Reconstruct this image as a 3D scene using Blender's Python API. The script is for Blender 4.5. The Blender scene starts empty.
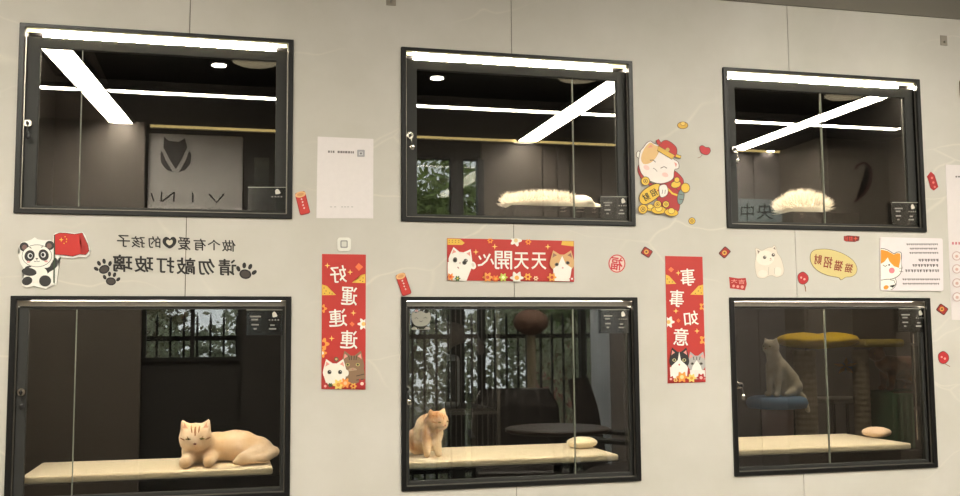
import bpy, bmesh, math, random
import numpy as np
from mathutils import Vector, Matrix, noise as mn
random.seed(4)
SC = bpy.context.scene
COL = SC.collection

# ------------------------------------------------------------------ camera, world, exposure
CAM_D, CAM_Z = 3.337, 1.5
FPX, YAW, PIT, ROL = 1013.24, math.radians(14.174), math.radians(5.105), math.radians(-0.456)
fw = Vector((math.sin(YAW)*math.cos(PIT), math.cos(YAW)*math.cos(PIT), math.sin(PIT)))
rt0 = Vector((math.cos(YAW), -math.sin(YAW), 0)); up0 = rt0.cross(fw)
rt = math.cos(ROL)*rt0 + math.sin(ROL)*up0
up = -math.sin(ROL)*rt0 + math.cos(ROL)*up0
cam = bpy.data.cameras.new('camera'); cam.sensor_width = 36; cam.lens = FPX*36/960; cam.clip_start = .02
camo = bpy.data.objects.new('camera', cam); COL.objects.link(camo)
camo.matrix_world = Matrix(((rt.x, up.x, -fw.x, 0), (rt.y, up.y, -fw.y, -CAM_D), (rt.z, up.z, -fw.z, CAM_Z), (0, 0, 0, 1)))
SC.camera = camo

world = bpy.data.worlds.new('overcast_sky'); SC.world = world; world.use_nodes = True
bg = world.node_tree.nodes['Background']; bg.inputs[0].default_value = (.90, .95, .97, 1); bg.inputs[1].default_value = 2.0
SC.view_settings.view_transform = 'Standard'; SC.view_settings.look = 'None'
SC.view_settings.gamma = 1; SC.view_settings.exposure = 0.9; SC.view_settings.use_curve_mapping = False
LED = 41.0       # ceiling strips
CAB_LED = 1.5   # cabinet strips
CEIL_Z = 3.1

def ray(px, py):
    return fw + (px-480)/FPX*rt - (py-248)/FPX*up
def at(px, py, y=0.0):           # the point at depth y (wall face = 0) seen through a pixel
    d = ray(px, py); t = (CAM_D+y)/d.y
    return Vector((t*d.x, y, CAM_Z+t*d.z))
def mir(px, py, y):              # the real point whose mirror image at depth y is seen through a pixel
    p = at(px, py, y); return Vector((p.x, -y, p.z))

# ------------------------------------------------------------------ materials
def lin(c): return tuple(((v/255)/12.92 if v/255 <= .04045 else ((v/255+.055)/1.055)**2.4) for v in c)
MATS = {}
def mat(name, rgb, rough=.6, metal=0, var=.08, scale=18, bump=0, sheen=0, emit=0, coords='Object', spec=.5):
    if name in MATS: return MATS[name]
    m = bpy.data.materials.new(name); m.use_nodes = True; nt = m.node_tree; N = nt.nodes; L = nt.links
    b = N['Principled BSDF']; c = lin(rgb)
    tc = N.new('ShaderNodeTexCoord'); nz = N.new('ShaderNodeTexNoise'); nz.inputs['Scale'].default_value = scale; nz.inputs['Detail'].default_value = 4
    L.new(tc.outputs[coords], nz.inputs['Vector'])
    mx = N.new('ShaderNodeMix'); mx.data_type = 'RGBA'
    mx.inputs[6].default_value = (*[v*(1-var) for v in c], 1); mx.inputs[7].default_value = (*[min(1, v*(1+var)) for v in c], 1)
    L.new(nz.outputs['Fac'], mx.inputs[0]); L.new(mx.outputs[2], b.inputs['Base Color'])
    b.inputs['Roughness'].default_value = rough; b.inputs['Metallic'].default_value = metal; b.inputs['Specular IOR Level'].default_value = spec
    if sheen: b.inputs['Sheen Weight'].default_value = sheen
    if bump:
        bp = N.new('ShaderNodeBump'); bp.inputs['Strength'].default_value = bump; bp.inputs['Distance'].default_value = .01
        L.new(nz.outputs['Fac'], bp.inputs['Height']); L.new(bp.outputs[0], b.inputs['Normal'])
    if emit:
        b.inputs['Emission Color'].default_value = (*c, 1); b.inputs['Emission Strength'].default_value = emit
    MATS[name] = m; return m
def ink(rgb):
    return mat('print_%d_%d_%d' % rgb, rgb, .55, var=.04, scale=60)

def glass(name, refl, tint, rough=0.0):
    m = bpy.data.materials.new(name); m.use_nodes = True; nt = m.node_tree; N = nt.nodes; L = nt.links
    N.remove(N['Principled BSDF']); out = N['Material Output']
    tr = N.new('ShaderNodeBsdfTransparent'); tr.inputs[0].default_value = (*tint, 1)
    gl = N.new('ShaderNodeBsdfGlossy'); gl.inputs['Roughness'].default_value = rough; gl.inputs[0].default_value = (1, .98, .95, 1)
    lw = N.new('ShaderNodeFresnel'); lw.inputs[0].default_value = 1.5
    ma = N.new('ShaderNodeMath'); ma.operation = 'ADD'; ma.inputs[1].default_value = refl-.04; ma.use_clamp = True
    mx = N.new('ShaderNodeMixShader'); L.new(lw.outputs[0], ma.inputs[0]); L.new(ma.outputs[0], mx.inputs[0])
    L.new(tr.outputs[0], mx.inputs[1]); L.new(gl.outputs[0], mx.inputs[2]); L.new(mx.outputs[0], out.inputs[0])
    return m
GLASS = glass('tinted_cabinet_glass', .105, (.84, .84, .82))
ACRYL = glass('clear_acrylic', .07, (.88, .92, .92))
PLATE = glass('smoked_label_film', .11, (.60, .62, .62), .15)
WINGL = glass('shopfront_glass', .05, (.93, .95, .95))

def stone():
    m = bpy.data.materials.new('beige_veined_stone'); m.use_nodes = True; nt = m.node_tree; N = nt.nodes; L = nt.links
    b = N['Principled BSDF']; tc = N.new('ShaderNodeTexCoord')
    n1 = N.new('ShaderNodeTexNoise'); n1.inputs['Scale'].default_value = 2.2; n1.inputs['Detail'].default_value = 6; n1.inputs['Roughness'].default_value = .6
    L.new(tc.outputs['Object'], n1.inputs['Vector'])
    r1 = N.new('ShaderNodeValToRGB'); e = r1.color_ramp.elements
    e[0].position = .3; e[0].color = (*lin((190, 186, 176)), 1); e[1].position = .7; e[1].color = (*lin((204, 200, 193)), 1)
    L.new(n1.outputs['Fac'], r1.inputs[0])
    # thin pale veins: distorted voronoi cell edges, masked so that few remain
    n2 = N.new('ShaderNodeTexNoise'); n2.inputs['Scale'].default_value = 1.7; n2.inputs['Detail'].default_value = 3
    L.new(tc.outputs['Object'], n2.inputs['Vector'])
    ad = N.new('ShaderNodeMix'); ad.data_type = 'RGBA'; ad.blend_type = 'ADD'; ad.inputs[0].default_value = .35
    L.new(tc.outputs['Object'], ad.inputs[6]); L.new(n2.outputs['Color'], ad.inputs[7])
    mp = N.new('ShaderNodeMapping'); mp.inputs['Rotation'].default_value = (0, .6, 0); mp.inputs['Scale'].default_value = (1.0, 1, 2.6)
    L.new(ad.outputs[2], mp.inputs[0])
    vo = N.new('ShaderNodeTexVoronoi'); vo.feature = 'DISTANCE_TO_EDGE'; vo.inputs['Scale'].default_value = 1.1; L.new(mp.outputs[0], vo.inputs['Vector'])
    r2 = N.new('ShaderNodeValToRGB'); e = r2.color_ramp.elements
    e[0].position = 0; e[0].color = (1, 1, 1, 1); e[1].position = .009; e[1].color = (0, 0, 0, 1); L.new(vo.outputs['Distance'], r2.inputs[0])
    n3 = N.new('ShaderNodeTexNoise'); n3.inputs['Scale'].default_value = 1.3; L.new(tc.outputs['Object'], n3.inputs['Vector'])
    r3 = N.new('ShaderNodeValToRGB'); e = r3.color_ramp.elements; e[0].position = .48; e[1].position = .62; e[0].color = (0, 0, 0, 1); e[1].color = (.26, .26, .26, 1)
    L.new(n3.outputs['Fac'], r3.inputs[0])
    mu = N.new('ShaderNodeMath'); mu.operation = 'MULTIPLY'; L.new(r2.outputs[0], mu.inputs[0]); L.new(r3.outputs[0], mu.inputs[1])
    mx = N.new('ShaderNodeMix'); mx.data_type = 'RGBA'; mx.inputs[7].default_value = (*lin((238, 230, 214)), 1)
    L.new(mu.outputs[0], mx.inputs[0]); L.new(r1.outputs[0], mx.inputs[6]); L.new(mx.outputs[2], b.inputs['Base Color'])
    b.inputs['Roughness'].default_value = .55
    return m
STONE = stone()
M_FRAME = mat('black_satin_metal', (15, 14, 14), .4, .3, .1, 30)
M_DFRAME = mat('charcoal_door_profile', (50, 50, 48), .6, .3, .1, 30)
M_INT = mat('matte_black_lining', (9, 8, 8), .95, 0, .15, 8, spec=.08)
M_ALU = mat('brushed_aluminium_channel', (150, 145, 135), .28, .9, .1, 90)
M_CHROME = mat('worn_chrome', (200, 195, 185), .2, 1, .05, 40)
M_LED = mat('cabinet_led_diffuser', (255, 244, 190), .5, emit=CAB_LED)
M_CLED = mat('ceiling_led_diffuser', (255, 248, 231), .5, emit=LED)
M_DARKCEIL = mat('black_ceiling_paint', (30, 28, 26), .8, 0, .2, 3, spec=.1)
M_PLASTER = mat('grey_plaster', (122, 117, 107), .85, 0, .06, 5, .1)
M_BROWN = mat('taupe_panel', (92, 84, 77), .6, 0, .08, 4)
M_LILAC = mat('grey_lilac_panel', (108, 102, 100), .6, 0, .06, 4)
M_FLOOR = mat('grey_floor_tile', (112, 108, 102), .35, 0, .08, 3)
M_WHITEWALL = mat('off_white_plaster', (196, 190, 178), .8, 0, .05, 4)
M_PAPER = mat('white_paper', (232, 226, 226), .6, 0, .02, 20)
M_CREAM = mat('cream_fleece', (240, 226, 196), .9, 0, .06, 60, .4, .4)
M_DARKWALL = mat('dark_cat_room_wall', (42, 40, 38), .8, 0, .2, 2)
M_BLACKPL = mat('black_plastic', (22, 21, 21), .5, 0, .15, 20)

# ------------------------------------------------------------------ object helpers
def props(o, label=None, cat=None, group=None, kind=None):
    if label: o['label'] = label
    if cat: o['category'] = cat
    if group: o['group'] = group
    if kind: o['kind'] = kind
    return o
def empty(name, loc, label=None, cat=None, group=None, kind=None):
    o = bpy.data.objects.new(name, None); COL.objects.link(o); o.location = loc; o.empty_display_size = .05
    return props(o, label, cat, group, kind)
def link(name, bm_or_me, mats, parent=None, loc=None, smooth=False):
    """bmesh/mesh in WORLD coordinates -> one object; its origin goes to loc (world) or stays with the parent's"""
    if isinstance(bm_or_me, bmesh.types.BMesh):
        me = bpy.data.meshes.new(name); bmesh.ops.recalc_face_normals(bm_or_me, faces=bm_or_me.faces[:]); bm_or_me.to_mesh(me); bm_or_me.free()
    else: me = bm_or_me
    for m in (mats if isinstance(mats, (list, tuple)) else [mats]): me.materials.append(m)
    o = bpy.data.objects.new(name, me); COL.objects.link(o)
    pw = Vector((0, 0, 0)); q = parent
    while q is not None: pw += q.location; q = q.parent
    org = Vector(loc) if loc is not None else pw
    me.transform(Matrix.Translation(-org))
    if parent is not None: o.parent = parent
    o.location = org-pw
    if smooth:
        for p in me.polygons: p.use_smooth = True
    return o
def box(bm, x0, x1, y0, y1, z0, z1, mi=0):
    vs = [bm.verts.new((x, y, z)) for x in (x0, x1) for y in (y0, y1) for z in (z0, z1)]
    for f in ((0, 1, 3, 2), (4, 6, 7, 5), (0, 4, 5, 1), (2, 3, 7, 6), (0, 2, 6, 4), (1, 5, 7, 3)):
        bm.faces.new([vs[i] for i in f]).material_index = mi
    return vs
def nb(*a, **k):
    bm = bmesh.new()
    if a: box(bm, *a, **k)
    return bm
def bevelled(bm, w=.003, seg=2):
    bmesh.ops.bevel(bm, geom=bm.edges[:]+bm.verts[:], offset=w, segments=seg, affect='EDGES', profile=.6); return bm
def tube(bm, a, b, r, r2=None, seg=10, mi=0):
    a = Vector(a); b = Vector(b); d = b-a
    mtx = Matrix.Translation((a+b)/2) @ d.to_track_quat('Z', 'Y').to_matrix().to_4x4()
    res = bmesh.ops.create_cone(bm, cap_ends=True, segments=seg, radius1=r, radius2=r if r2 is None else r2, depth=d.length, matrix=mtx)
    for v in res['verts']:
        for f in v.link_faces: f.material_index = mi
    return bm
def ring(bm, x0, x1, z0, z1, wl, wr, wt, wb, y0, y1):
    """rectangular frame with mitred corners"""
    o = [(x0, z0), (x1, z0), (x1, z1), (x0, z1)]; i = [(x0+wl, z0+wb), (x1-wr, z0+wb), (x1-wr, z1-wt), (x0+wl, z1-wt)]
    V = {}
    for k, P in (('o', o), ('i', i)):
        for j in range(4):
            for y in (y0, y1): V[k, j, y] = bm.verts.new((P[j][0], y, P[j][1]))
    for j in range(4):
        n = (j+1) % 4
        for fs in ([('o', j, y0), ('o', n, y0), ('i', n, y0), ('i', j, y0)], [('o', j, y1), ('i', j, y1), ('i', n, y1), ('o', n, y1)],
                   [('o', j, y0), ('o', j, y1), ('o', n, y1), ('o', n, y0)], [('i', j, y0), ('i', n, y0), ('i', n, y1), ('i', j, y1)]):
            bm.faces.new([V[q] for q in fs])
    return bm
def sphere(bm, c, r, sc=(1, 1, 1), rot=None, sub=2):
    m = Matrix.Translation(c)
    if rot is not None: m = m @ rot
    m = m @ Matrix.Diagonal((r*sc[0], r*sc[1], r*sc[2], 1))
    bmesh.ops.create_icosphere(bm, subdivisions=sub, radius=1, matrix=m); return bm
def lathe(bm, cx, cy, prof, seg=32, mi=0):
    rows = []
    for r, z in prof: rows.append([bm.verts.new((cx+r*math.cos(2*math.pi*k/seg), cy+r*math.sin(2*math.pi*k/seg), z)) for k in range(seg)])
    for a, b in zip(rows, rows[1:]):
        for k in range(seg): bm.faces.new((a[k], a[(k+1) % seg], b[(k+1) % seg], b[k])).material_index = mi
    bm.faces.new(rows[0][::-1]).material_index = mi; bm.faces.new(rows[-1]).material_index = mi
def blob(items, vox=.008, smooth=5):
    """one continuous skin over spheres (c, r, scale) and tapering limbs (p0, r0, p1, r1)"""
    bm = bmesh.new()
    for it in items:
        if len(it) == 4:
            a, ra, b, rb = Vector(it[0]), it[1], Vector(it[2]), it[3]
            n = max(2, int((b-a).length/(min(ra, rb)*.35)))
            for k in range(n+1):
                t = k/n; sphere(bm, a.lerp(b, t), ra+(rb-ra)*t)
        else:
            sphere(bm, Vector(it[0]), it[1], it[2])
    me = bpy.data.meshes.new('blob'); bm.to_mesh(me); bm.free()
    o = bpy.data.objects.new('blob', me); COL.objects.link(o)
    r = o.modifiers.new('r', 'REMESH'); r.mode = 'VOXEL'; r.voxel_size = vox
    s = o.modifiers.new('s', 'SMOOTH'); s.factor = .5; s.iterations = smooth
    dg = bpy.context.evaluated_depsgraph_get(); dg.update()
    out = bpy.data.meshes.new_from_object(o.evaluated_get(dg))
    bpy.data.objects.remove(o); bpy.data.meshes.remove(me)
    for p in out.polygons: p.use_smooth = True
    return out
def copy_thing(o, loc, label):
    c = o.copy(); COL.objects.link(c); c.location = loc; c['label'] = label
    for ch in o.children:
        d = ch.copy(); COL.objects.link(d); d.parent = c
        for g in ch.children:
            e = g.copy(); COL.objects.link(e); e.parent = d
    return c

# ------------------------------------------------------------------ the setting
XC = [(-.630, .211), (.570, 1.413), (1.770, 2.611)]
ZU = (1.893, 2.491); ZL = (1.003, 1.641)
seams = [-2.289, -1.205, -.121, .963, 2.047, 3.131, 4.215, 5.3]
wall = empty('wall_front', (0, 0, 0), kind='structure')
TOPZ = 2.745
zb = [0, ZL[0], ZL[1], ZU[0], ZU[1], TOPZ]
for k in range(len(seams)-1):
    a, b = seams[k]+.0012, seams[k+1]-.0012
    xs = sorted({a, b} | {x for c in XC for x in c if a < x < b})
    bm = bmesh.new()
    for x0, x1 in zip(xs, xs[1:]):
        xm = (x0+x1)/2
        for z0, z1 in zip(zb, zb[1:]):
            if any(c[0] < xm < c[1] for c in XC) and ((z0, z1) == (ZL[0], ZL[1]) or (z0, z1) == (ZU[0], ZU[1])): continue
            box(bm, x0, x1, 0, .05, z0, z1)
    link('panel', bm, STONE, wall)
bm = bmesh.new()       # backing board seen as the dark joint between the panels
for s in seams[1:-1]:
    for z0, z1 in zip(zb, zb[1:]):
        if any(c[0] < s < c[1] for c in XC) and ((z0, z1) == ZL or (z0, z1) == ZU): continue
        box(bm, s-.004, s+.004, .004, .06, z0, z1)
link('joint_backing', bm, mat('dark_joint', (96, 88, 76), .9), wall)
o = link('trim_1', nb(-2.289, 5.3, -.006, .05, TOPZ, CEIL_Z+.05), M_PLASTER); props(o, kind='structure')
o = link('floor', nb(-2.4, 5.4, -4.6, 5.1, -.1, 0), M_FLOOR); props(o, kind='structure')
ceil = link('ceiling', nb(-.72, 5.4, -4.6, 0, CEIL_Z, CEIL_Z+.1), M_DARKCEIL); props(ceil, kind='structure')
link('plasterboard', nb(-2.4, -.722, -4.6, 0, CEIL_Z, CEIL_Z+.1), M_BROWN, ceil)
o = link('wall_left', nb(-2.4, -2.29, -4.6, 5.1, 0, 3.2), M_WHITEWALL); props(o, kind='structure')
o = link('wall_right', nb(5.3, 5.4, -4.6, 5.1, 0, 3.2), M_BROWN); props(o, kind='structure')

# shopfront behind the camera, known from its reflection in the glass
FY = -4.4
X = lambda px, py=250: at(px, py, 4.4).x
fr = empty('wall_back', (0, FY, 0), kind='structure')
XA, XB, XD, XE = X(405, 190), X(452, 190), X(462, 190), X(479, 190)
x58 = 3.36
link('panel', nb(-2.29, -.58, FY-.1, FY+.1, 0, CEIL_Z), M_BROWN, fr)
bm = bmesh.new(); box(bm, -.58, .13, FY-.1, FY, 1.78, CEIL_Z); box(bm, -.58, .13, FY-.1, FY, 0, 1.35); link('panel', bm, M_DARKWALL, fr)
link('pillar', nb(.13, XA-.04, FY-.1, FY+.03, 0, CEIL_Z), mat('near_black_column', (44, 41, 39), .6), fr)
bm = bmesh.new(); box(bm, XA-.04, XE+.03, FY-.1, FY, 2.93, CEIL_Z); box(bm, XA-.04, x58, FY-.1, FY, 0, .35); link('panel', bm, M_DARKWALL, fr)
xx = [XE+.03, X(545, 190), X(560, 190), X(573, 190), X(604, 190), x58]
for a, b in zip(xx, xx[1:]):
    link('panel', bevelled(nb(a+.004, b-.004, FY-.1, FY, 2.12, CEIL_Z), .006, 1), M_BROWN, fr)
link('panel', nb(x58, X(757, 190), FY-.1, FY, 0, CEIL_Z), M_LILAC, fr)
link('panel', nb(X(757, 190)+.008, X(823, 190)+.2, FY-.1, FY, 0, CEIL_Z), M_LILAC, fr)
# window frame
wn = empty('window_1', (XA, FY, .35), kind='structure')
bm = bmesh.new()
for x in (XA-.03, XB, XD-.03, XE, 2.35, 2.80, 3.02):
    box(bm, x, x+(.035 if x > XE else .05), FY-.05, FY+.02, .35, 2.93 if x <= XE else 2.12)
box(bm, XB, XD, FY-.04, FY+.01, .35, 2.93)
box(bm, XE, x58, FY-.05, FY+.02, 2.07, 2.13)
link('window_frame', bm, M_BLACKPL, wn)
for a, b, t in ((XA, XB, 2.93), (XD, XE, 2.93), (XE+.035, 2.35, 2.07), (2.385, 2.80, 2.07), (2.835, 3.02, 2.07)):
    link('pane', nb(a, b, FY-.022, FY-.016, .35, t), WINGL, wn)
wn2 = empty('window_2', (-.2, FY, 1.35), kind='structure')
bm = bmesh.new(); ring(bm, -.58, .13, 1.35, 1.78, .03, .03, .03, .03, FY-.05, FY+.02); box(bm, -.24, -.21, FY-.04, FY+.01, 1.38, 1.75)
link('window_frame', bm, M_BLACKPL, wn2); link('pane', nb(-.55, .10, FY-.022, FY-.016, 1.38, 1.75), WINGL, wn2)
link('pillar', nb(3.02, 3.12, FY-.02, FY+.04, .35, 2.07), M_LILAC, fr)
link('panel', nb(3.13, 3.35, FY-.02, FY, .35, 2.07), M_LILAC, fr)
# projecting block in front of the shopfront, right
XK = mir(824, 190, 3.8).x
link('pillar', nb(XK, 5.3, FY-.1, -3.8, 0, CEIL_Z), M_BROWN, fr)

# ------------------------------------------------------------------ lamps of the ceiling
def strip(x0, x1, y0, y1, label, d=.03, skew=0.0):
    t = empty('ceiling_light', ((x0+x1)/2, (y0+y1)/2, CEIL_Z), label, 'light', 'linear lights reflected in the cabinet glass')
    bm = bmesh.new()
    if x1-x0 > y1-y0:
        box(bm, x0, x1, y0-.012, y0, CEIL_Z-d, CEIL_Z); box(bm, x0, x1, y1, y1+.012, CEIL_Z-d, CEIL_Z)
    else:
        box(bm, x0-.012, x0, y0, y1, CEIL_Z-d, CEIL_Z); box(bm, x1, x1+.012, y0, y1, CEIL_Z-d, CEIL_Z)
    dm = nb(x0, x1, y0, y1, CEIL_Z-d+.004, CEIL_Z-.001)
    for b_ in (bm, dm):
        for v in b_.verts: v.co.x += skew*((y1-v.co.y)/(y1-y0)-.25)
    link('housing', bm, M_FRAME, t); link('diffuser', dm, M_CLED, t)
strip(-1.25, 5.0, -3.295, -3.205, 'long linear ceiling light running parallel to the cabinet wall')
strip(-1.0, -.84, -4.25, -1.3, 'linear ceiling light over the lettered cabinet side, slanting in the first upper glass', skew=.24)
strip(2.26, 2.42, -4.3, -1.25, 'linear ceiling light slanting across the middle upper glass')
strip(4.10, 4.26, -4.3, -2.3, 'linear ceiling light slanting across the last upper glass')
t = empty('cove_light', (1.5, FY+.04, CEIL_Z), 'thin warm cove light where ceiling meets the shopfront', 'light')
link('diffuser', nb(-.55, XK-.02, FY+.035, FY+.05, CEIL_Z-.022, CEIL_Z-.006), mat('cove_led', (255, 226, 150), .5, emit=1.3), t)
link('housing', nb(-.55, XK-.02, FY+.031, FY+.035, CEIL_Z-.03, CEIL_Z), M_ALU, t)
for (px, py), lb in (((219, 62), 'small round spotlight seen in the first upper glass'), ((439, 75), 'small round spotlight seen in the middle upper glass'), ((773, 150), 'small round spotlight seen low in the last upper glass')):
    d = ray(px, py); tt = (CEIL_Z-.01-CAM_Z)/d.z; p = Vector((tt*d.x, -(tt*d.y-CAM_D), CEIL_Z))
    t = empty('downlight', p, lb, 'light', 'round spotlights in the ceiling')
    bm = bmesh.new(); lathe(bm, p.x, p.y, [(.055, CEIL_Z), (.055, CEIL_Z-.012), (.045, CEIL_Z-.014)]); link('rim', bm, M_FRAME, t)
    bm = bmesh.new(); lathe(bm, p.x, p.y, [(.04, CEIL_Z-.013), (.04, CEIL_Z-.018)]); link('lens', bm, M_CLED, t)
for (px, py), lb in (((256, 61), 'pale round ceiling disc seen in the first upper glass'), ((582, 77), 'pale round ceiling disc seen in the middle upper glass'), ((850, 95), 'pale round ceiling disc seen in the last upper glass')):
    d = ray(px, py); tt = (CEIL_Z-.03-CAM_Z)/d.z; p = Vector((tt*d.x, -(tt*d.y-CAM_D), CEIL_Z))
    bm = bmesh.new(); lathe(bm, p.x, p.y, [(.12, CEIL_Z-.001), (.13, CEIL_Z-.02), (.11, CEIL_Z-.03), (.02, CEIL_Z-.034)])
    o = link('ceiling_disc', bm, mat('glowing_white_plastic', (225, 212, 180), .6, emit=.5), None, p); props(o, lb, 'vent', 'round discs in the ceiling')  # plastic is given a dim glow of its own so the discs look pale

# ------------------------------------------------------------------ wall art kit: flat printed shapes, traced on the wall plane in pixel units
def cat_rom(pts, n=6):
    out = []; m = len(pts)
    for i in range(m):
        p0, p1, p2, p3 = (Vector(pts[(i+k-1) % m]) for k in range(4))
        for j in range(n):
            t = j/n
            out.append(tuple(.5*((2*p1)+(p2-p0)*t+(2*p0-5*p1+4*p2-p3)*t*t+(3*p1-p0-3*p2+p3)*t**3)))
    return out
def E(c, cx, cy, rx, ry=None, rot=0, n=22):
    ry = rx if ry is None else ry; a = math.radians(rot); o = []
    for k in range(n):
        t = 2*math.pi*k/n; u, v = rx*math.cos(t), ry*math.sin(t); o.append((cx+u*math.cos(a)-v*math.sin(a), cy+u*math.sin(a)+v*math.cos(a)))
    return (c, o)
def P(c, *pts, s=False): return (c, cat_rom(pts) if s else list(pts))
def LN(c, w, *pts):          # a polyline drawn with width w
    L_, R_ = [], []
    for i, p in enumerate(pts):
        a = Vector(pts[max(0, i-1)]); b = Vector(pts[min(len(pts)-1, i+1)]); d = (b-a).normalized(); nrm = Vector((-d.y, d.x))*w/2
        L_.append(tuple(Vector(p)+nrm)); R_.append(tuple(Vector(p)-nrm))
    return (c, L_+R_[::-1])
def STAR(c, x, y, r):
    return (c, [(x+(r if k % 2 == 0 else r*.28)*math.cos(k*math.pi/4), y+(r if k % 2 == 0 else r*.28)*math.sin(k*math.pi/4)) for k in range(8)])
def FLOWER(c, c2, x, y, r, n=6):
    pts = []
    for k in range(n*6):
        t = 2*math.pi*k/(n*6); q = r*(.78+.22*math.cos(n*t)); pts.append((x+q*math.cos(t), y+q*math.sin(t)))
    return [(c, pts), E(c2, x, y, r*.33, n=10)]
def grow(sh, d, c):
    """outline of a shape: every point pushed outwards by d"""
    pts = [Vector(p) for p in sh[1]]; n = len(pts); area = sum(pts[i].x*pts[(i+1) % n].y-pts[(i+1) % n].x*pts[i].y for i in range(n)); s = 1 if area > 0 else -1
    o = []
    for i in range(n):
        t = (pts[(i+1) % n]-pts[i-1]); t = t.normalized() if t.length > 1e-6 else Vector((1, 0)); o.append(tuple(pts[i]+s*d*Vector((t.y, -t.x))))
    return (c, o)
GLY = {}
def glyph(s, bold=.02):
    if (s, bold) in GLY: return GLY[s, bold]
    cu = bpy.data.curves.new('g', 'FONT'); cu.body = s; cu.offset = bold*.38; cu.resolution_u = 3
    o = bpy.data.objects.new('g', cu); COL.objects.link(o)
    dg = bpy.context.evaluated_depsgraph_get(); dg.update(); me = bpy.data.meshes.new_from_object(o.evaluated_get(dg))
    v = [(q.co.x, q.co.y) for q in me.vertices]; f = [tuple(p.vertices) for p in me.polygons]
    bpy.data.objects.remove(o); bpy.data.curves.remove(cu)
    x0 = min(q[0] for q in v); x1 = max(q[0] for q in v); y0 = min(q[1] for q in v); y1 = max(q[1] for q in v)
    v = [((q[0]-x0)/(x1-x0), (q[1]-y0)/(y1-y0)) for q in v]
    GLY[s, bold] = (v, f); return v, f
def T(c, s, x0, y0, x1, y1, tilt=0, slope=0, mirror=True, bold=.03):
    """glyph(s) filling the pixel box, mirrored as on this wall; tilt turns it, slope shears its rows"""
    v, f0 = glyph(s, 0); b = bold*abs(y1-y0)*.42; x0 += b; x1 -= b; y0 += b; y1 -= b
    cx, cy = (x0+x1)/2, (y0+y1)/2; a = math.radians(tilt); q = []; f = []
    offs = [(b*math.cos(k*math.pi/3), b*math.sin(k*math.pi/3)) for k in range(6)] if b > .02 else [(0, 0)]
    for k_ in range(len(offs)): f += [tuple(i+k_*len(v) for i in ff) for ff in f0]
    for ox, oy, (u, w) in [(ox, oy, p_) for ox, oy in offs for p_ in v]:
        if mirror: u = 1-u
        dx = (u-.5)*(x1-x0); dy = (.5-w)*(y1-y0)+slope*dx
        dx += ox; dy += oy
        q.append((cx+dx*math.cos(a)-dy*math.sin(a), cy+dx*math.sin(a)+dy*math.cos(a)))
    return (c, q, f, len(v))

class Art:
    def __init__(s, name, label, cat, px, py, y=0.0, group=None, thick=.002):
        s.y = y; s.t = thick; p = at(px, py, y); s.root = empty(name, p, label, cat, group); s.layer = 0
    def backing(s, name, sh, lab=None, thick=None):
        """the card itself, extruded"""
        t = thick or s.t; s.t = t; bm = bmesh.new(); c, pts = sh[0], sh[1]
        A = [bm.verts.new(Vector((at(x, y, s.y).x, s.y-t, at(x, y, s.y).z))) for x, y in pts]
        B = [bm.verts.new(Vector((v.co.x, s.y-.0003, v.co.z))) for v in A]; n = len(A)
        bm.faces.new(A)
        for i in range(n): bm.faces.new((A[i], A[(i+1) % n], B[(i+1) % n], B[i]))
        bmesh.ops.triangulate(bm, faces=[f for f in bm.faces if len(f.verts) > 4])
        o = link(name, bm, ink(c), s.root)
        if lab: o['label'] = lab
        return o
    def print(s, name, shapes, lab=None, parent=None, flat_=False):
        s.layer += 1
        bm = bmesh.new(); mats = []
        for sh in shapes:
            if isinstance(sh, list): raise ValueError('flatten')
            c = sh[0]; m = ink(c)
            if m not in mats: mats.append(m)
            mi = mats.index(m); s.layer += 0 if flat_ else 1; yy = s.y-s.t-.00009*s.layer
            vs = [bm.verts.new((at(x, y, s.y).x, yy-(i_//sh[3]*.000012 if len(sh) == 4 else 0), at(x, y, s.y).z)) for i_, (x, y) in enumerate(sh[1])]
            if len(sh) == 4:
                for f in sh[2]:
                    try: bm.faces.new([vs[i] for i in f]).material_index = mi
                    except ValueError: pass
            else:
                f = bm.faces.new(vs); f.material_index = mi
                bmesh.ops.triangulate(bm, faces=[f])
        bmesh.ops.recalc_face_normals(bm, faces=bm.faces[:])
        for f in bm.faces:
            if f.normal.y > 0: f.normal_flip()
        me = bpy.data.meshes.new(name); bm.to_mesh(me); bm.free()
        o = link(name, me, mats, parent or s.root)
        if lab: o['label'] = lab
        return o
def each(a, name, shapes, k=1):
    for i in range(0, len(shapes), k): a.print(name, shapes[i:i+k])
def flat(*a):
    o = []
    for x in a:
        if isinstance(x, list): o += flat(*x)
        else: o.append(x)
    return o

BK = (30, 27, 26); WH = (240, 236, 228); RED = (190, 48, 42); GOLD = (232, 178, 62); PINK = (230, 130, 130)
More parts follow.
